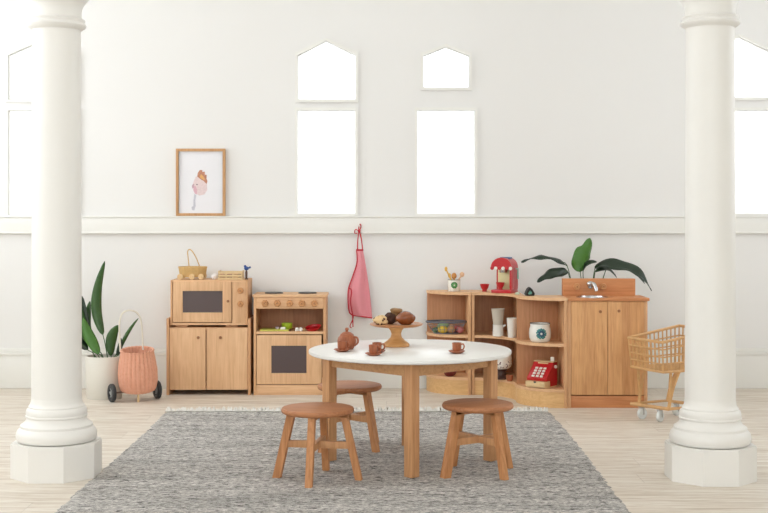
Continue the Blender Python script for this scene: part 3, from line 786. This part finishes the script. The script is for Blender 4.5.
# wire basket with fruit on the left unit
px, py_ = .372, 7.66
t = thing('wire_basket', 'dark wire basket of toy fruit and vegetables on the left curved shelf', 'basket', (px, py_, SM))
mw = plain('dark_wire', (128, 130, 136), .35, metal=.5)
def el(a, rx, ry, z): return (px+rx*math.cos(a), py_+ry*math.sin(a), z)
mb = MB()
for rx, ry, z, rr in ((.074, .060, SM+.004, .0025), (.093, .066, SM+.028, .0015), (.107, .070, SM+.052, .0015)):
    mb.tube([el(2*PI*k/40, rx, ry, z) for k in range(40)], rr, 6, True)
for k in range(22):
    a = 2*PI*k/22; mb.tube([el(a, .074, .060, SM+.004), el(a, .097, .067, SM+.035), el(a, .117, .074, SM+.070)], .0014, 5)
for k in range(-3, 4): mb.tube([(px-.06, py_+k*.015, SM+.003), (px+.06, py_+k*.015, SM+.003)], .0013, 5)
part('wire_body', mb, mw, t)
part('rim', MB().tube([el(2*PI*k/48, .118, .075, SM+.072) for k in range(48)], .0056, 8, True), plain('slate_rim', (112, 112, 122), .5, var=.2, nscale=60), t)
fruits = [('toy_lemon', 'yellow toy lemon in the wire basket', 'lemon', (442.5, 7.622), (236, 200, 70), (.025, 1.15, .9, .9), 'l'),
          ('toy_potato', 'tan toy potato right of the lemon in the wire basket', 'potato', (451, 7.622), (206, 160, 112), (.024, 1.0, .8, .95), 'p'),
          ('toy_apple', 'dark red toy apple in the wire basket', 'apple', (457, 7.66), (176, 84, 78), (.023, 1, .9, 1), 'a'),
          ('toy_radish', 'pink toy radish at the right of the wire basket', 'radish', (460, 7.632), (196, 120, 120), (.020, 1.1, 1, 1), 'r'),
          ('toy_cucumber', 'dark green toy cucumber at the left of the wire basket', 'cucumber', (435.5, 7.65), (86, 120, 78), (.017, 1.1, 1.8, 1), 'c'),
          ('toy_lettuce', 'pale green toy lettuce behind the lemon in the wire basket', 'lettuce', (443.5, 7.675), (150, 176, 130), (.033, 1.1, .7, 1), 'e'),
          ('toy_onion', 'peach toy onion behind the potato in the wire basket', 'onion', (451, 7.69), (222, 178, 140), (.023, 1, 1, 1), 'o')]
for nm, lb, ct, (q, d_), col, (r_, sx, sy, szz), _ in fruits:
    c_ = (X(q, d_), d_, SM+.005+r_*szz*1.0)
    tag(part(nm, MB().ball(c_, r_, sx, sy, szz, 3, .06 if 'let' not in nm else .3, 60), plain(nm, col, .5, var=.08), loc=c_), lb, ct, 'toy produce in the wire basket')
px, py_ = X(450, 7.62), 7.62
tag(part('toy_bowl', MB().lathe([(0, 0), (.022, 0), (.034, .012), (.040, .028), (.037, .028), (.03, .012), (0, .006)], 36, (px, py_, SB)), plain('maroon', (110, 36, 34), .4), loc=(px, py_, SB)), 'dark maroon bowl on the bottom of the left curved shelf', 'bowl')
# top of shelves
px, py_ = X(454, 7.66), 7.66
t = thing('utensil_pot', 'small white enamel pot with green leaf emblem on the left shelf top', 'pot', (px, py_, ST))
part('body', MB().lathe([(0, 0), (.034, 0), (.037, .004), (.038, .03), (.038, .068), (.035, .068), (.035, .01), (0, .006)], 40, (px, py_, ST)), enamel, t)
part('rim', MB().tube([(px+.037*math.cos(2*PI*k/36), py_+.037*math.sin(2*PI*k/36), ST+.068) for k in range(36)], .0018, 6, True), plain('olive_rim', (110, 100, 70), .4), t)
plate_emblem(px, py_, ST+.038, .0382, .020, [greend, plain('emblem_light_green', (110, 170, 100), .4)], t, 5)
def utensil(name, label, p0, p1, col, hr, hsx, hsy, hsz):
    o = thing(name, label, 'utensil', p0, 'wooden utensils in the white enamel pot')
    mt_ = plain(name+'_wood', col, .5); part('handle', MB().tube([p0, p1], .0045, 8), mt_, o)
    part('head', MB().ball(p1, hr, hsx, hsy, hsz), mt_, o)
utensil('wooden_spoon', 'slim yellow wooden spoon standing tall at the left of the utensil pot', Vector((px+.01, py_, ST+.007)), W(446, 269, 7.66), (232, 184, 84), .009, 1, .6, 1.6)
utensil('wooden_ladle', 'orange-brown wooden ladle in the middle of the utensil pot', Vector((px+.004, py_-.012, ST+.007)), W(454, 276, 7.645), (206, 142, 70), .016, 1, .6, 1.2)
utensil('wooden_spatula', 'pale peach spatula leaning right in the utensil pot', Vector((px-.01, py_+.008, ST+.007)), W(462, 274.5, 7.67), (234, 192, 152), .014, 1, .4, 1.1)
utensil('wooden_fork', 'light yellow fork leaning left in the utensil pot', Vector((px+.014, py_+.012, ST+.007)), W(449.5, 275.5, 7.67), (236, 198, 120), .009, 1, .5, 1.6)
px, py_ = X(484.6, 7.62), 7.62
def red_cup(px, py_, z, k=1.0):
    return MB().lathe([(0, 0), (.012*k, 0), (.015*k, .003*k), (.012*k, .008*k), (.021*k, .022*k), (.026*k, .042*k), (.023*k, .042*k), (.018*k, .024*k), (0, .012*k)], 32, (px, py_, z))
tag(part('toy_cup', red_cup(px, py_, ST, 1.08), red, loc=(px, py_, ST)), 'red footed toy cup standing left of the red coffee machine', 'cup')
# coffee machine
px, py_ = X(505, 7.53), 7.53
t = thing('toy_coffee_machine', 'red toy coffee machine with scalloped awning and cream front on the middle shelf top', 'coffee machine', (px, py_, ST))
x0, x1 = px-.050, px+.060
part('base_plate', MB().box(x0-.012, x1, py_-.07, py_+.06, ST, ST+.020, .004), red, t)
z0 = ST+.02
xc_, hw_ = (x0+x1)/2, (x1-x0)/2
arch = [(xc_+hw_*math.cos(k*PI/18), ST+.150+hw_*math.sin(k*PI/18)) for k in range(19)]
part('body', MB().prism([(x0, z0), (x1, z0)]+arch, py_-.006, py_+.06, MY), red, t)
part('hood', MB().prism([(x0, ST+.150), (x1, ST+.150)]+arch[1:-1], py_-.066, py_-.006, MY), red, t)
part('front_panel', MB().box(x0+.010, x1-.016, py_-.0115, py_-.0065, z0, ST+.149, .001), creamp, t)
part('side_post', MB().box(x1-.013, x1, py_-.060, py_-.0065, z0, ST+.150, .003), red, t)
part('brew_head', MB().lathe([(0, 0), (.021, 0), (.024, .006), (.024, .030), (0, .030)], 28, (xc_-.004, py_-.036, ST+.119)), steel, t)
na, nb = len(arch), 1.10
O_ = [(xc_+(x-xc_)*1.16, ST+.150+(z-ST-.150)*1.06) for x, z in arch]
part('awning', MB().prism([(x, z) for x, z in O_]+[(x0-.008, ST+.142), (x1+.008, ST+.142)], py_-.084, py_-.066, MY), red, t)
for k in range(6):
    M = Matrix.Translation((x0-.001+k*.0225, py_-.084, ST+.146)) @ Matrix.Rotation(PI/2, 4, 'X')
    part('scallop', MB().lathe([(0, .004), (.0098, .004), (.0108, 0), (0, 0)], 18, M=M), enamel if k % 2 else red, t)
part('cup_tray', MB().box(xc_-.030, xc_+.030, py_-.02, py_+.03, ST+.197, ST+.209, .003), plain('slate_blue', (90, 110, 150), .4), t)
part('lever', MB().tube([(x1, py_+.02, ST+.14), (x1+.013, py_+.02, ST+.142), (x1+.014, py_+.018, ST+.08)], .0042, 8), teal, t)
t.rotation_euler = (0, 0, math.radians(-24))
q = Vector((px, py_, 0))+Matrix.Rotation(math.radians(-24), 3, 'Z') @ Vector((-.014, -.044, 0))
tag(part('toy_cup', red_cup(q.x, q.y, ST+.02), red, loc=(q.x, q.y, ST+.02)), 'red toy cup under the spout of the coffee machine', 'cup')
px, py_ = X(517.5, 7.35), 7.36
tag(part('toy_pod', MB().lathe([(0, 0), (.012, 0), (.014, .003), (.010, .012), (0, .014)], 24, (px, py_, ST)), plain('pale_mint', (206, 222, 196), .4), loc=(px, py_, ST)), 'tiny pale mint pod right beside the coffee machine foot', 'pod')
px, py_ = X(529.5, 7.24), 7.24
t = thing('toy_pot', 'small black and mint toy on the shelf top below the dark leaves', 'toy', (px, py_, ST))
mb = MB()
R = Matrix.Translation((px, py_, ST)) @ Matrix.Rotation(math.radians(15), 4, 'Z')
mb.ring([(-.027, .012), (-.018, 0), (.022, 0), (.027, .012), (.012, .038), (-.003, .050), (-.014, .040)], [(-.014, .014), (-.010, .008), (.011, .008), (.014, .014), (.008, .026), (.0, .032), (-.006, .027)], -.014, .014, R @ MY)
part('shell', mb, plain('black_paint', (34, 38, 36), .4), t)
part('core', MB().ball(R @ Vector((0, -.002, .0165)), .0125, 1, 1.1, 1), teal, t)

# ------------------------------------------------------------------ plants
def plant_leaf(par, base, pts, D, width, mat, side=(1, 0, 0), fold=.2, depth=None, wav=.0):
    """stem from base then blade through the given picture points at distance D (per point depth offsets)"""
    P = [W(x, y, D+(depth[i] if depth else 0)) for i, (x, y) in enumerate(pts)]
    o = part('leaf', leaf_mb(P, width, side, fold, 18, wav), mat, par); solid(o, .0012)
    m_ = (Vector(base)+P[0])/2+Vector((0, 0, .01))
    part('stem', MB().tube(crv([base, m_, P[0], P[0].lerp(P[1], .5)], 12), lambda q: .0032-.0012*q, 6), leafmid, par)
# left potted plant
px, py_ = -1.625, 7.44; ph = .245
t = thing('potted_plant', 'potted plant with tall green blade leaves in a cream cylinder pot', 'plant', (px, py_, 0))
part('pot', MB().lathe([(0, 0), (.098, 0), (.101, .004), (.106, .12), (.108, ph-.004), (.106, ph), (.098, ph), (.097, .2), (.094, .02), (0, .02)], 56, (px, py_, 0)), cream, t)
part('soil', MB().lathe([(0, ph-.022), (.05, ph-.018), (.0972, ph-.022), (.0965, ph-.05), (0, ph-.05)], 40, (px, py_, 0)), soilm, t)
def B(dx, dy): return (px+dx, py_+dy, ph-.022)
D0 = 7.44
plant_leaf(t, B(.02, 0), [(103, 335), (97, 312), (98, 288), (104.8, 261)], D0, .062, leafmid, (1, .5, 0), .3)
plant_leaf(t, B(-.03, .02), [(93, 350), (86, 332), (83, 312), (82, 296)], D0, .06, leafdark, (1, -.3, 0), .3)
plant_leaf(t, B(.0, -.03), [(99, 354), (93, 343), (87, 330), (83, 318)], D0-.03, .065, leafbright, (1, .6, .5), .2)
plant_leaf(t, B(-.01, .03), [(98, 350), (88, 330), (88, 312), (90, 301)], D0+.03, .04, leafmid, (1, 0, 0), .3)
plant_leaf(t, B(.04, 0), [(111, 356), (111, 342), (114, 332), (119.5, 325)], D0, .062, leafmid, (1, .4, -.4), .2)
plant_leaf(t, B(.05, .02), [(119, 352), (124, 340), (131, 328), (138.5, 318)], D0+.02, .022, leafmid, (1, .2, .2), .5)
plant_leaf(t, B(.05, -.03), [(117, 356), (119, 350), (120.5, 344), (121, 338)], D0-.01, .03, leafdark, (1, 0, 0), .3)
plant_leaf(t, B(-.05, -.02), [(90, 345), (80, 320), (72, 295), (64, 275)], D0-.02, .07, leafmid, (1, .3, 0), .3)
plant_leaf(t, B(-.05, .03), [(88, 350), (74, 335), (62, 320), (52, 318)], D0, .07, leafdark, (0, .3, 1), .3)
# plant behind sink
px, py_ = 1.19, 7.56; ph = .50
t = thing('potted_plant', 'dark broad-leaved plant rising behind the toy sink', 'plant', (px, py_, 0))
part('pot', MB().lathe([(0, 0), (.10, 0), (.104, .005), (.125, ph-.01), (.127, ph), (.118, ph), (.117, ph-.05), (.1, .05), (0, .04)], 48, (px, py_, 0)), cream, t)
part('soil', MB().lathe([(0, ph-.03), (.1165, ph-.03), (.116, ph-.06), (0, ph-.06)], 40, (px, py_, 0)), soilm, t)
def B(dx, dy): return (px+dx, py_+dy, ph-.032)
D0 = 7.5
plant_leaf(t, B(-.04, -.02), [(567, 265.5), (557, 259), (543, 256), (531, 258), (521, 262)], D0, .050, leafdark, (.2, 1, .38), .35, [0, -.02, -.05, -.06, -.06], .006)
plant_leaf(t, B(-.05, 0), [(568, 272), (562, 271.5), (552, 273), (544, 277), (537, 282)], D0, .060, leafdark, (.25, .5, 1), .25, [0, -.02, -.04, -.04, -.04], .006)
plant_leaf(t, B(-.01, 0), [(580.5, 272), (580, 264), (583, 255), (587, 248), (590, 238)], D0-.02, .105, leafbright, (1, .2, .1), .3, None, .007)
plant_leaf(t, B(.0, .02), [(583, 272), (586, 266), (591, 262.5), (597, 262)], D0-.03, .045, leafdark, (.3, 1, .8), .3)
plant_leaf(t, B(.02, 0), [(595, 268), (604, 264.5), (616, 266), (630, 269), (642, 277), (651.5, 291)], D0, .080, leafdark, (.2, .8, .8), .35, [0, -.03, -.06, -.08, -.1, -.1], .006)
plant_leaf(t, B(.03, -.02), [(595, 272), (602, 269.5), (609, 270), (617, 278)], D0-.03, .045, leafdark, (.1, 1, .6), .3)
plant_leaf(t, B(.04, .02), [(608, 265), (620, 265), (633, 271), (645, 284)], D0+.04, .055, leafdark, (.2, 1, .8), .3)

# ------------------------------------------------------------------ pink wicker trolley
pinkw, nt, b = new_mat('pink_wicker'); _, v = obj_coords(nt)
nt.links.new(mixc(nt, noise_tex(nt, v, 60), lin((242, 184, 154)), lin((222, 150, 120))), b.inputs['Base Color']); b.inputs['Roughness'].default_value = .6
wv = N(nt, 'ShaderNodeTexWave', bands_direction='Z'); wv.inputs['Scale'].default_value = 40; wv.inputs['Distortion'].default_value = 1.0; nt.links.new(v, wv.inputs['Vector'])
bump(nt, b, wv.outputs['Fac'], .7, .003)
px, py_ = X(138, 7.33), 7.33
t = thing('wicker_trolley', 'pink wicker pull-along basket on two black wheels with an arched handle', 'trolley', (px, py_, 0))
rb = lambda a, z: (.97+.055*abs(math.sin(13*a))+.006*math.sin(z*420+(PI if int(a*13/PI) % 2 else 0)))
prof = [(0, .050), (.080, .050), (.094, .056)]+[(.097+.015*math.sin(PI*min(1, (k/18)**.75*1.0))-.005*(k/18), .060+.220*k/18) for k in range(19)]
zt = prof[-1][1]; rt = prof[-1][0]
prof += [(rt+.003, zt+.006), (rt+.001, zt+.012), (rt-.008, zt+.010), (rt-.012, zt), (rt-.012, .12), (.09, .07), (0, .065)]
part('basket', MB().lathe(prof, 156, fn=rb, M=Matrix.Translation((px, py_, .004)) @ Matrix.Rotation(math.radians(7), 4, 'X') @ Matrix.Translation((0, .012, 0))), pinkw, t)
ax = Vector((.229, .15, 0)).normalized(); wc1 = Vector((X(112, 7.27), 7.27, .052)); wc2 = Vector((X(157.3, 7.41), 7.41, .052))
part('axle', MB().cyl(wc1, wc2, .005), plain('axle_metal', (120, 100, 90), .4), t)
axd = (wc2-wc1).normalized()
for wc in (wc1, wc2):
    q = axd.to_track_quat('Z', 'Y').to_matrix().to_4x4(); M = Matrix.Translation(wc) @ q
    wo = part('wheel', MB().lathe([(.030, -.010), (.048, -.011), (.052, -.007), (.052, .007), (.048, .011), (.030, .010), (.030, -.010)], 40, M=M), black, t)
    mb = MB().lathe([(0, -.011), (.010, -.011), (.012, -.008), (.012, .008), (.010, .011), (0, .011)], 20, M=M)
    for k in range(6):
        a = k*PI/3; mb.beam(M @ Vector((.008*math.cos(a), .008*math.sin(a), 0)), M @ Vector((.032*math.cos(a), .032*math.sin(a), 0)), .007, .009, .010, bev=.001)
    part('hub', mb, grey, wo)
part('prop', MB().cyl((px+.012, py_-.055, 0), (px+.012, py_-.055, .055), .006), blond, t)
hl, hr_ = W(120.5, 352, 7.32), W(142.5, 350, 7.40)
hp = [W(120.5, 352, 7.30), W(119.5, 335, 7.30), W(119.6, 322, 7.30), W(122, 314, 7.31), W(127.5, 310.5, 7.33), W(135, 311.5, 7.35), W(140, 317, 7.37), W(142, 330, 7.37), W(143, 350, 7.36)]
part('handle', MB().tube(crv(hp, 40), .0052, 10), plain('cream_wrap', (232, 224, 208), .6, bmp=.3), t)

# ------------------------------------------------------------------ rattan cart
u = Vector((.45, -.893, 0)); vv = Vector((.893, .45, 0))
A = Vector((1.293, 6.77, 0)); Bc = A+u*.28; Cc = Bc+vv*.34; Dc = A+vv*.34
def zt_(s_): return .413+.05*s_        # rim height along the cart
ZB = .262
t = thing('rattan_cart', 'open rattan doll cart with a woven basket on a castered frame behind the right column', 'cart', ((A+Cc)/2).to_tuple())
def cor(p, q): return p
def per(n, ins=0):
    """points round the basket, with the fraction along the cart"""
    out = []
    L = [(A, Bc, 0, 0), (Bc, Cc, 0, 1), (Cc, Dc, 1, 1), (Dc, A, 1, 0)]
    c = (A+Cc)/2
    for a, b_, s0, s1 in L:
        m_ = int(n*(b_-a).length/.31)
        for k in range(m_):
            f_ = k/m_; p = a.lerp(b_, f_); out.append((c+(p-c)*(1-ins), s0+(s1-s0)*f_))
    return out
mb = MB(); P = per(11)
for k, (p, s_) in enumerate(P):
    c = (A+Cc)/2; q = c+(p-c)*.93
    mb.tube([(q.x, q.y, ZB), (p.x, p.y, zt_(s_))], .0042, 6)
for fz in (.27, .5, .76):
    pts = [((p*fz+(c+(p-c)*.93)*(1-fz)).xy.to_3d()+Vector((0, 0, ZB+(zt_(s_)-ZB)*fz))) for p, s_ in P]
    mb.tube(pts, .0038, 6, True)
for k in range(1, 18):
    mb.tube([tuple((A.lerp(Bc, k/18)*.96+c*.04).xy)+(ZB+.002,), tuple((Dc.lerp(Cc, k/18)*.96+c*.04).xy)+(ZB+.002,)], .003, 5)
part('basket', mb, rattan, t)
part('rim', MB().tube([Vector((p.x, p.y, zt_(s_)+.002)) for p, s_ in P], .0078, 8, True), rattan, t)
part('bottom_rim', MB().tube([Vector(((c+(p-c)*.93).x, (c+(p-c)*.93).y, ZB)) for p, s_ in P], .0075, 8, True), rattan, t)
ZF = .072
F1 = Vector((1.300, 6.735, ZF)); F2 = Vector((1.455, 6.545, ZF)); F3 = F2+vv*.24; F4 = F1+vv*.24
part('base_frame', MB().tube([F1, F2], .0095, 8).tube([F2, F3], .008, 8).tube([F3, F4], .008, 8).tube([F4, F1], .007, 8), rattan, t)
for f_, (p, q) in enumerate(((F1.lerp(F4, .22), A.lerp(Bc, .15)+vv*.05), (F2, Bc+vv*.09-u*.02), (F3, Cc-vv*.05-u*.02), (F4, Dc-vv*.05+u*.02))):
    tp1 = Vector((q.x, q.y, ZB)); tp2 = tp1+vv*.035; tp3 = tp1-vv*.02
    mb = MB().tube(crv([p, p.lerp(tp1, .5)+vv*.008, tp2], 10), .0088, 8).tube(crv([p.lerp(tp1, .35), p.lerp(tp1, .7)-vv*.012, tp3], 8), .0072, 8)
    part('leg', mb, rattan, t)
clear = plain('clear_plastic', (222, 224, 220), .2)
for p, ang in ((F1.lerp(F2, .30), .5), (F1.lerp(F2, .78), .9), (F3.lerp(F4, .25), .4), (F3.lerp(F4, .75), .7)):
    M = Matrix.Translation((p.x, p.y, 0)) @ Matrix.Rotation(ang, 4, 'Z')
    fk = MB().box(-.004, .004, -.015, -.012, .024, .062, .001, M).box(-.004, .004, .012, .015, .024, .062, .001, M).box(-.014, .014, -.016, .016, .060, .064, .001, M)
    fk.cyl(M @ Vector((0, 0, .063)), M @ Vector((0, 0, ZF)), .004, 10)
    co = part('caster', fk, steel, t)
    Mw = M @ Matrix.Translation((0, 0, .029)) @ Matrix.Rotation(PI/2, 4, 'X')
    part('wheel', MB().lathe([(0, -.011), (.024, -.011), (.029, -.006), (.029, .006), (.024, .011), (0, .011)], 28, M=Mw), clear, co)

# ------------------------------------------------------------------ tea things on the table
TZ = .0095+.4795
def make_cup():
    t = thing('teacup', 'x', 'cup', (0, 0, 0), 'small wooden teacups')
    part('body', MB().lathe([(0, 0), (.013, 0), (.015, .003), (.019, .012), (.0195, .034), (.020, .038), (.017, .038), (.016, .012), (0, .006)], 32, (0, 0, .006)), darkt, t)
    part('handle', MB().tube(crv([(.017, 0, .036), (.028, 0, .038), (.032, 0, .027), (.027, 0, .016), (.017, 0, .014)], 14), .0032, 8), darkt, t)
    return t
def make_saucer():
    return tag(part('saucer', MB().lathe([(0, 0), (.018, 0), (.028, .005), (.036, .010), (.034, .0115), (.022, .0065), (0, .006)], 40), darkt), 'x', 'saucer', 'small wooden saucers')
cps = [(342, 5.42, .4, 'in front of the teapot'), (373.5, 5.27, -.3, 'nearest the cake stand foot, in front of its pair'), (377, 5.365, -.1, 'just behind another, left of the cake stand foot'), (456.8, 5.355, .2, 'alone at the right of the table')]
cup = make_cup(); sau = make_saucer()
for i, (q, d_, rz, lb) in enumerate(cps):
    loc = (X(q, d_), d_, TZ)
    co = cup if i == 0 else dup(cup, loc); so = sau if i == 0 else dup(sau, loc)
    co.location = loc; so.location = loc; co.rotation_euler = (0, 0, rz)
    co['label'] = 'small reddish wooden teacup '+lb; so['label'] = 'small wooden saucer under the teacup '+lb
px, py_ = -.160, 5.518
t = thing('teapot', 'round reddish wooden toy teapot with knobbed lid at the left of the table', 'teapot', (px, py_, TZ))
part('body', MB().lathe([(0, 0), (.026, 0), (.028, .003), (.038, .018), (.042, .034), (.038, .050), (.028, .062), (0, .062)], 44, (px, py_, TZ)), darkt, t)
part('lid', MB().lathe([(0, .061), (.029, .061), (.029, .064), (.018, .072), (.006, .076), (.006, .080), (.009, .085), (.007, .092), (0, .094)], 32, (px, py_, TZ)), darkt, t)
part('handle', MB().tube(crv([(px+.026, py_-.02, TZ+.055), (px+.045, py_-.034, TZ+.052), (px+.048, py_-.036, TZ+.032), (px+.034, py_-.026, TZ+.018)], 16), .0042, 8), darkt, t)
part('spout', MB().tube(crv([(px-.016, py_+.032, TZ+.022), (px-.022, py_+.050, TZ+.034), (px-.026, py_+.058, TZ+.056)], 12), lambda q: .008-.0035*q, 10), darkt, t)
# cake stand
px, py_ = .0537, 5.636
t = thing('cake_stand', 'turned wooden cake stand holding breads on the white table', 'cake stand', (px, py_, TZ))
part('foot', MB().lathe([(0, 0), (.056, 0), (.059, .004), (.058, .010), (.050, .018), (.036, .028), (.025, .040), (.021, .054), (.025, .068), (.034, .080), (.040, .086), (0, .086)], 56, (px, py_, TZ)), wood('stand_wood', (216, 164, 104), (190, 134, 78), 'X', 0), t)
part('plate', MB().lathe([(0, .084), (.05, .084), (.098, .088), (.114, .094), (.118, .099), (.115, .101), (.10, .097), (0, .096)], 64, (px, py_, TZ)), darkw, t)
PZ = TZ+.096
m, nt, b = new_mat('fruit_bread_crumb'); _, v = obj_coords(nt)
vo = N(nt, 'ShaderNodeTexVoronoi'); vo.inputs['Scale'].default_value = 62; nt.links.new(v, vo.inputs['Vector'])
nt.links.new(mixc(nt, ramp(nt, vo.outputs['Distance'], [(.30, (1, 1, 1)), (.40, (0, 0, 0))]), lin((232, 200, 150)), lin((84, 46, 36))), b.inputs['Base Color']); b.inputs['Roughness'].default_value = .9
bump(nt, b, vo.outputs['Distance'], .6, .004)
brown = plain('brown_crust', (158, 88, 46), .22, var=.3, nscale=22, bmp=.3, bscale=50)
dkb = plain('dark_crumb', (92, 56, 38), .8, var=.35, nscale=60, bmp=.6, bscale=60)
lx, ly = X(380.5, 5.605), 5.605
tag(part('fruit_bread', MB().ball((lx, ly, PZ+.021), .025, 1.25, .95, .86, 4, .30, 70), m, loc=(lx, ly, PZ)), 'pale fruit bread with dark pieces at the left of the cake stand', 'bread')
lx, ly = X(390, 5.65), 5.655
tag(part('fruit_slice', MB().ball((lx, ly, PZ+.024), .026, 1.0, .8, 1.0, 4, .25, 55), dkb, loc=(lx, ly, PZ)), 'dark crumbly fruit cake in the middle of the cake stand', 'cake')
lx, ly = X(405.5, 5.62), 5.62
tag(part('brown_loaf', MB().ball((lx, ly, PZ+.0285), .044, 1.0, .85, .68, 4, .10, 30), brown, loc=(lx, ly, PZ)), 'glossy brown round loaf at the right of the cake stand', 'bread')
lx, ly = X(396.5, 5.66), 5.667
tag(part('small_bun', MB().ball((lx, ly, PZ+.058), .020, 1.4, .9, .6, 4, .25, 60).ball((lx-.012, ly+.006, PZ+.030), .026, 1, .9, 1), plain('golden_bun', (186, 140, 88), .7, var=.4, nscale=45, bmp=.4), loc=(lx, ly, PZ)), 'golden tan bun topmost at the back of the cake stand', 'bun')

# ------------------------------------------------------------------ picture on the rail
PY = WY-.028
t = thing('framed_picture', 'oak-framed print of a pink crested bird standing on the wall rail', 'picture', (X(201, PY), PY+.01, 1.056))
x0, x1, z0, z1 = X(175.8, PY), X(225.2, PY), 1.0562, Z(148.6, PY); fw = .0165
Mx = Matrix.Identity(4)
part('frame', MB().box(x0, x0+fw, PY, PY+.026, z0, z1, .0015).box(x1-fw, x1, PY, PY+.026, z0, z1, .0015).box(x0+fw, x1-fw, PY, PY+.026, z0, z0+fw, .0015).box(x0+fw, x1-fw, PY, PY+.026, z1-fw, z1, .0015), framew, t)
paper = part('print', MB().box(x0+fw, x1-fw, PY+.012, PY+.014, z0+fw, z1-fw, 0), plain('print_paper', (240, 238, 240), .6), t)
def blob(name, px_pts, col, yoff, var=.15):
    pts = [((W(x, y, PY).x), PY+yoff, W(x, y, PY).z) for x, y in px_pts]
    o = part(name, MB().add(pts, [tuple(range(len(pts)))]), plain(name+'_ink', col, .8, var=var, nscale=90), paper, smooth=False); solid(o, .0003); return o
blob('bird_head', [(194, 180), (195.5, 176.5), (199, 176), (203, 179), (206.5, 184), (207, 190), (204, 194.5), (199, 195.5), (195, 193), (193, 188), (192.4, 184)], (246, 224, 222), .0115)
blob('bird_cheek', [(193, 186), (195.5, 186), (197, 190), (196.5, 194.5), (194.5, 193.5), (193, 190)], (238, 192, 202), .0110)
blob('bird_crest', [(197, 176.5), (197.5, 173), (199.5, 170), (202, 170), (202.2, 172), (204.5, 171.5), (204.5, 174.5), (206.5, 175), (206.2, 178.5), (207.2, 181), (206.4, 184), (203.5, 181), (200, 179)], (238, 168, 136), .0105, .35)
blob('bird_crest', [(199.5, 177), (200.5, 174), (203, 176), (204.8, 180), (202.5, 179.5)], (244, 190, 120), .0100)
blob('bird_beak', [(192.6, 184), (194, 184.5), (193.6, 187.6), (192, 188.5), (191.6, 186)], (214, 178, 186), .0105)
blob('bird_eye', [(196.2, 184), (197.2, 184), (197.3, 185), (196.3, 185.1)], (60, 40, 48), .0102)
blob('bird_neck', [(194, 194), (196, 195), (195, 201), (195.4, 206), (194, 210.5), (191.8, 210), (191.2, 207), (193, 206), (193.2, 200)], (218, 216, 224), .0115)

# ------------------------------------------------------------------ apron on the rail
AY = WY-.045
def AW(x, y, dy=0): return W(x, y, AY+dy)
t = thing('apron', 'pink apron with red edging hanging by its straps from the wall rail', 'apron', tuple(AW(359, 225)))
m, nt, b = new_mat('pink_gingham'); tc, v = obj_coords(nt)
ck = N(nt, 'ShaderNodeTexChecker'); ck.inputs['Scale'].default_value = 260; nt.links.new(v, ck.inputs['Vector'])
ck.inputs['Color1'].default_value = lin((232, 158, 164)); ck.inputs['Color2'].default_value = lin((226, 138, 148))
nt.links.new(ck.outputs[0], b.inputs['Base Color']); b.inputs['Roughness'].default_value = .9
Lp = crv([(356.6, 250, 0), (356.9, 263, 0), (352.5, 277, 0), (348.2, 291, 0), (349, 311, 0), (353.5, 315.5, 0)], 30)
Rp = crv([(363, 250, 0), (366, 268, 0), (369, 288, 0), (371, 305, 0), (372, 318, 0)], 30)
g = MB(); rows = []
for i in range(31):
    row = []
    for k in range(17):
        f_ = k/16; x = Lp[i].x*(1-f_)+Rp[i].x*f_; y = Lp[i].y*(1-f_)+Rp[i].y*f_
        row.append(g.bm.verts.new(AW(x, y, (.012*math.sin(f_*9+.6)*min(1, i/12)-.006*math.sin(f_*PI)))))
    rows.append(row)
edgeL = [r[0].co.copy() for r in rows]; hem = [v_.co.copy() for v_ in rows[-1]]; topb = [v_.co.copy() for v_ in rows[0]]
for a, b_ in zip(rows, rows[1:]):
    for k in range(16): g.bm.faces.new((a[k], a[k+1], b_[k+1], b_[k]))
solid(part('cloth', g, m, t), .003)
part('edging', MB().tube(edgeL, .0042, 6).tube(hem, .0040, 6).tube(topb, .006, 6), redcloth, t)
st_ = MB().tube(crv([AW(357.5, 249.5), AW(357.8, 240), AW(359, 231, .01)], 10), .004, 6).tube(crv([AW(362.5, 249.5), AW(361.5, 240), AW(359.6, 231, .01)], 10), .004, 6)
st_.tube(crv([AW(359, 231), AW(355.5, 229.5), AW(354.6, 233), AW(357.5, 233.5)], 10), .0032, 6).tube(crv([AW(359, 231), AW(361, 227), AW(360, 224), AW(358.8, 228), AW(359, 231)], 12), .0036, 6).ball(AW(359.2, 231), .009)
part('neck_strap', st_, redcloth, t)
part('waist_tie', MB().tube(crv([AW(349, 288, -.01), AW(351.5, 291, -.016), AW(350.5, 302, -.018), AW(352.5, 315, -.016), AW(353, 327, -.012)], 24), .0034, 6)
     .tube(crv([AW(353.8, 315, -.008), AW(352.5, 320, -.012), AW(350, 326, -.014), AW(351.6, 328, -.014)], 14), .0034, 6), redcloth, t)
hk = AW(359.5, 226)
tag(part('wall_hook', MB().tube(crv([(hk.x, WY-.023, hk.z-.006), (hk.x, WY-.04, hk.z-.008), (hk.x, WY-.048, hk.z+.0), (hk.x, WY-.046, hk.z+.008)], 10), .003, 8).cyl((hk.x, WY-.026, hk.z-.006), (hk.x, WY-.0222, hk.z-.006), .008), trimm, loc=tuple(hk)), 'tiny white hook on the rail holding the apron straps', 'hook')
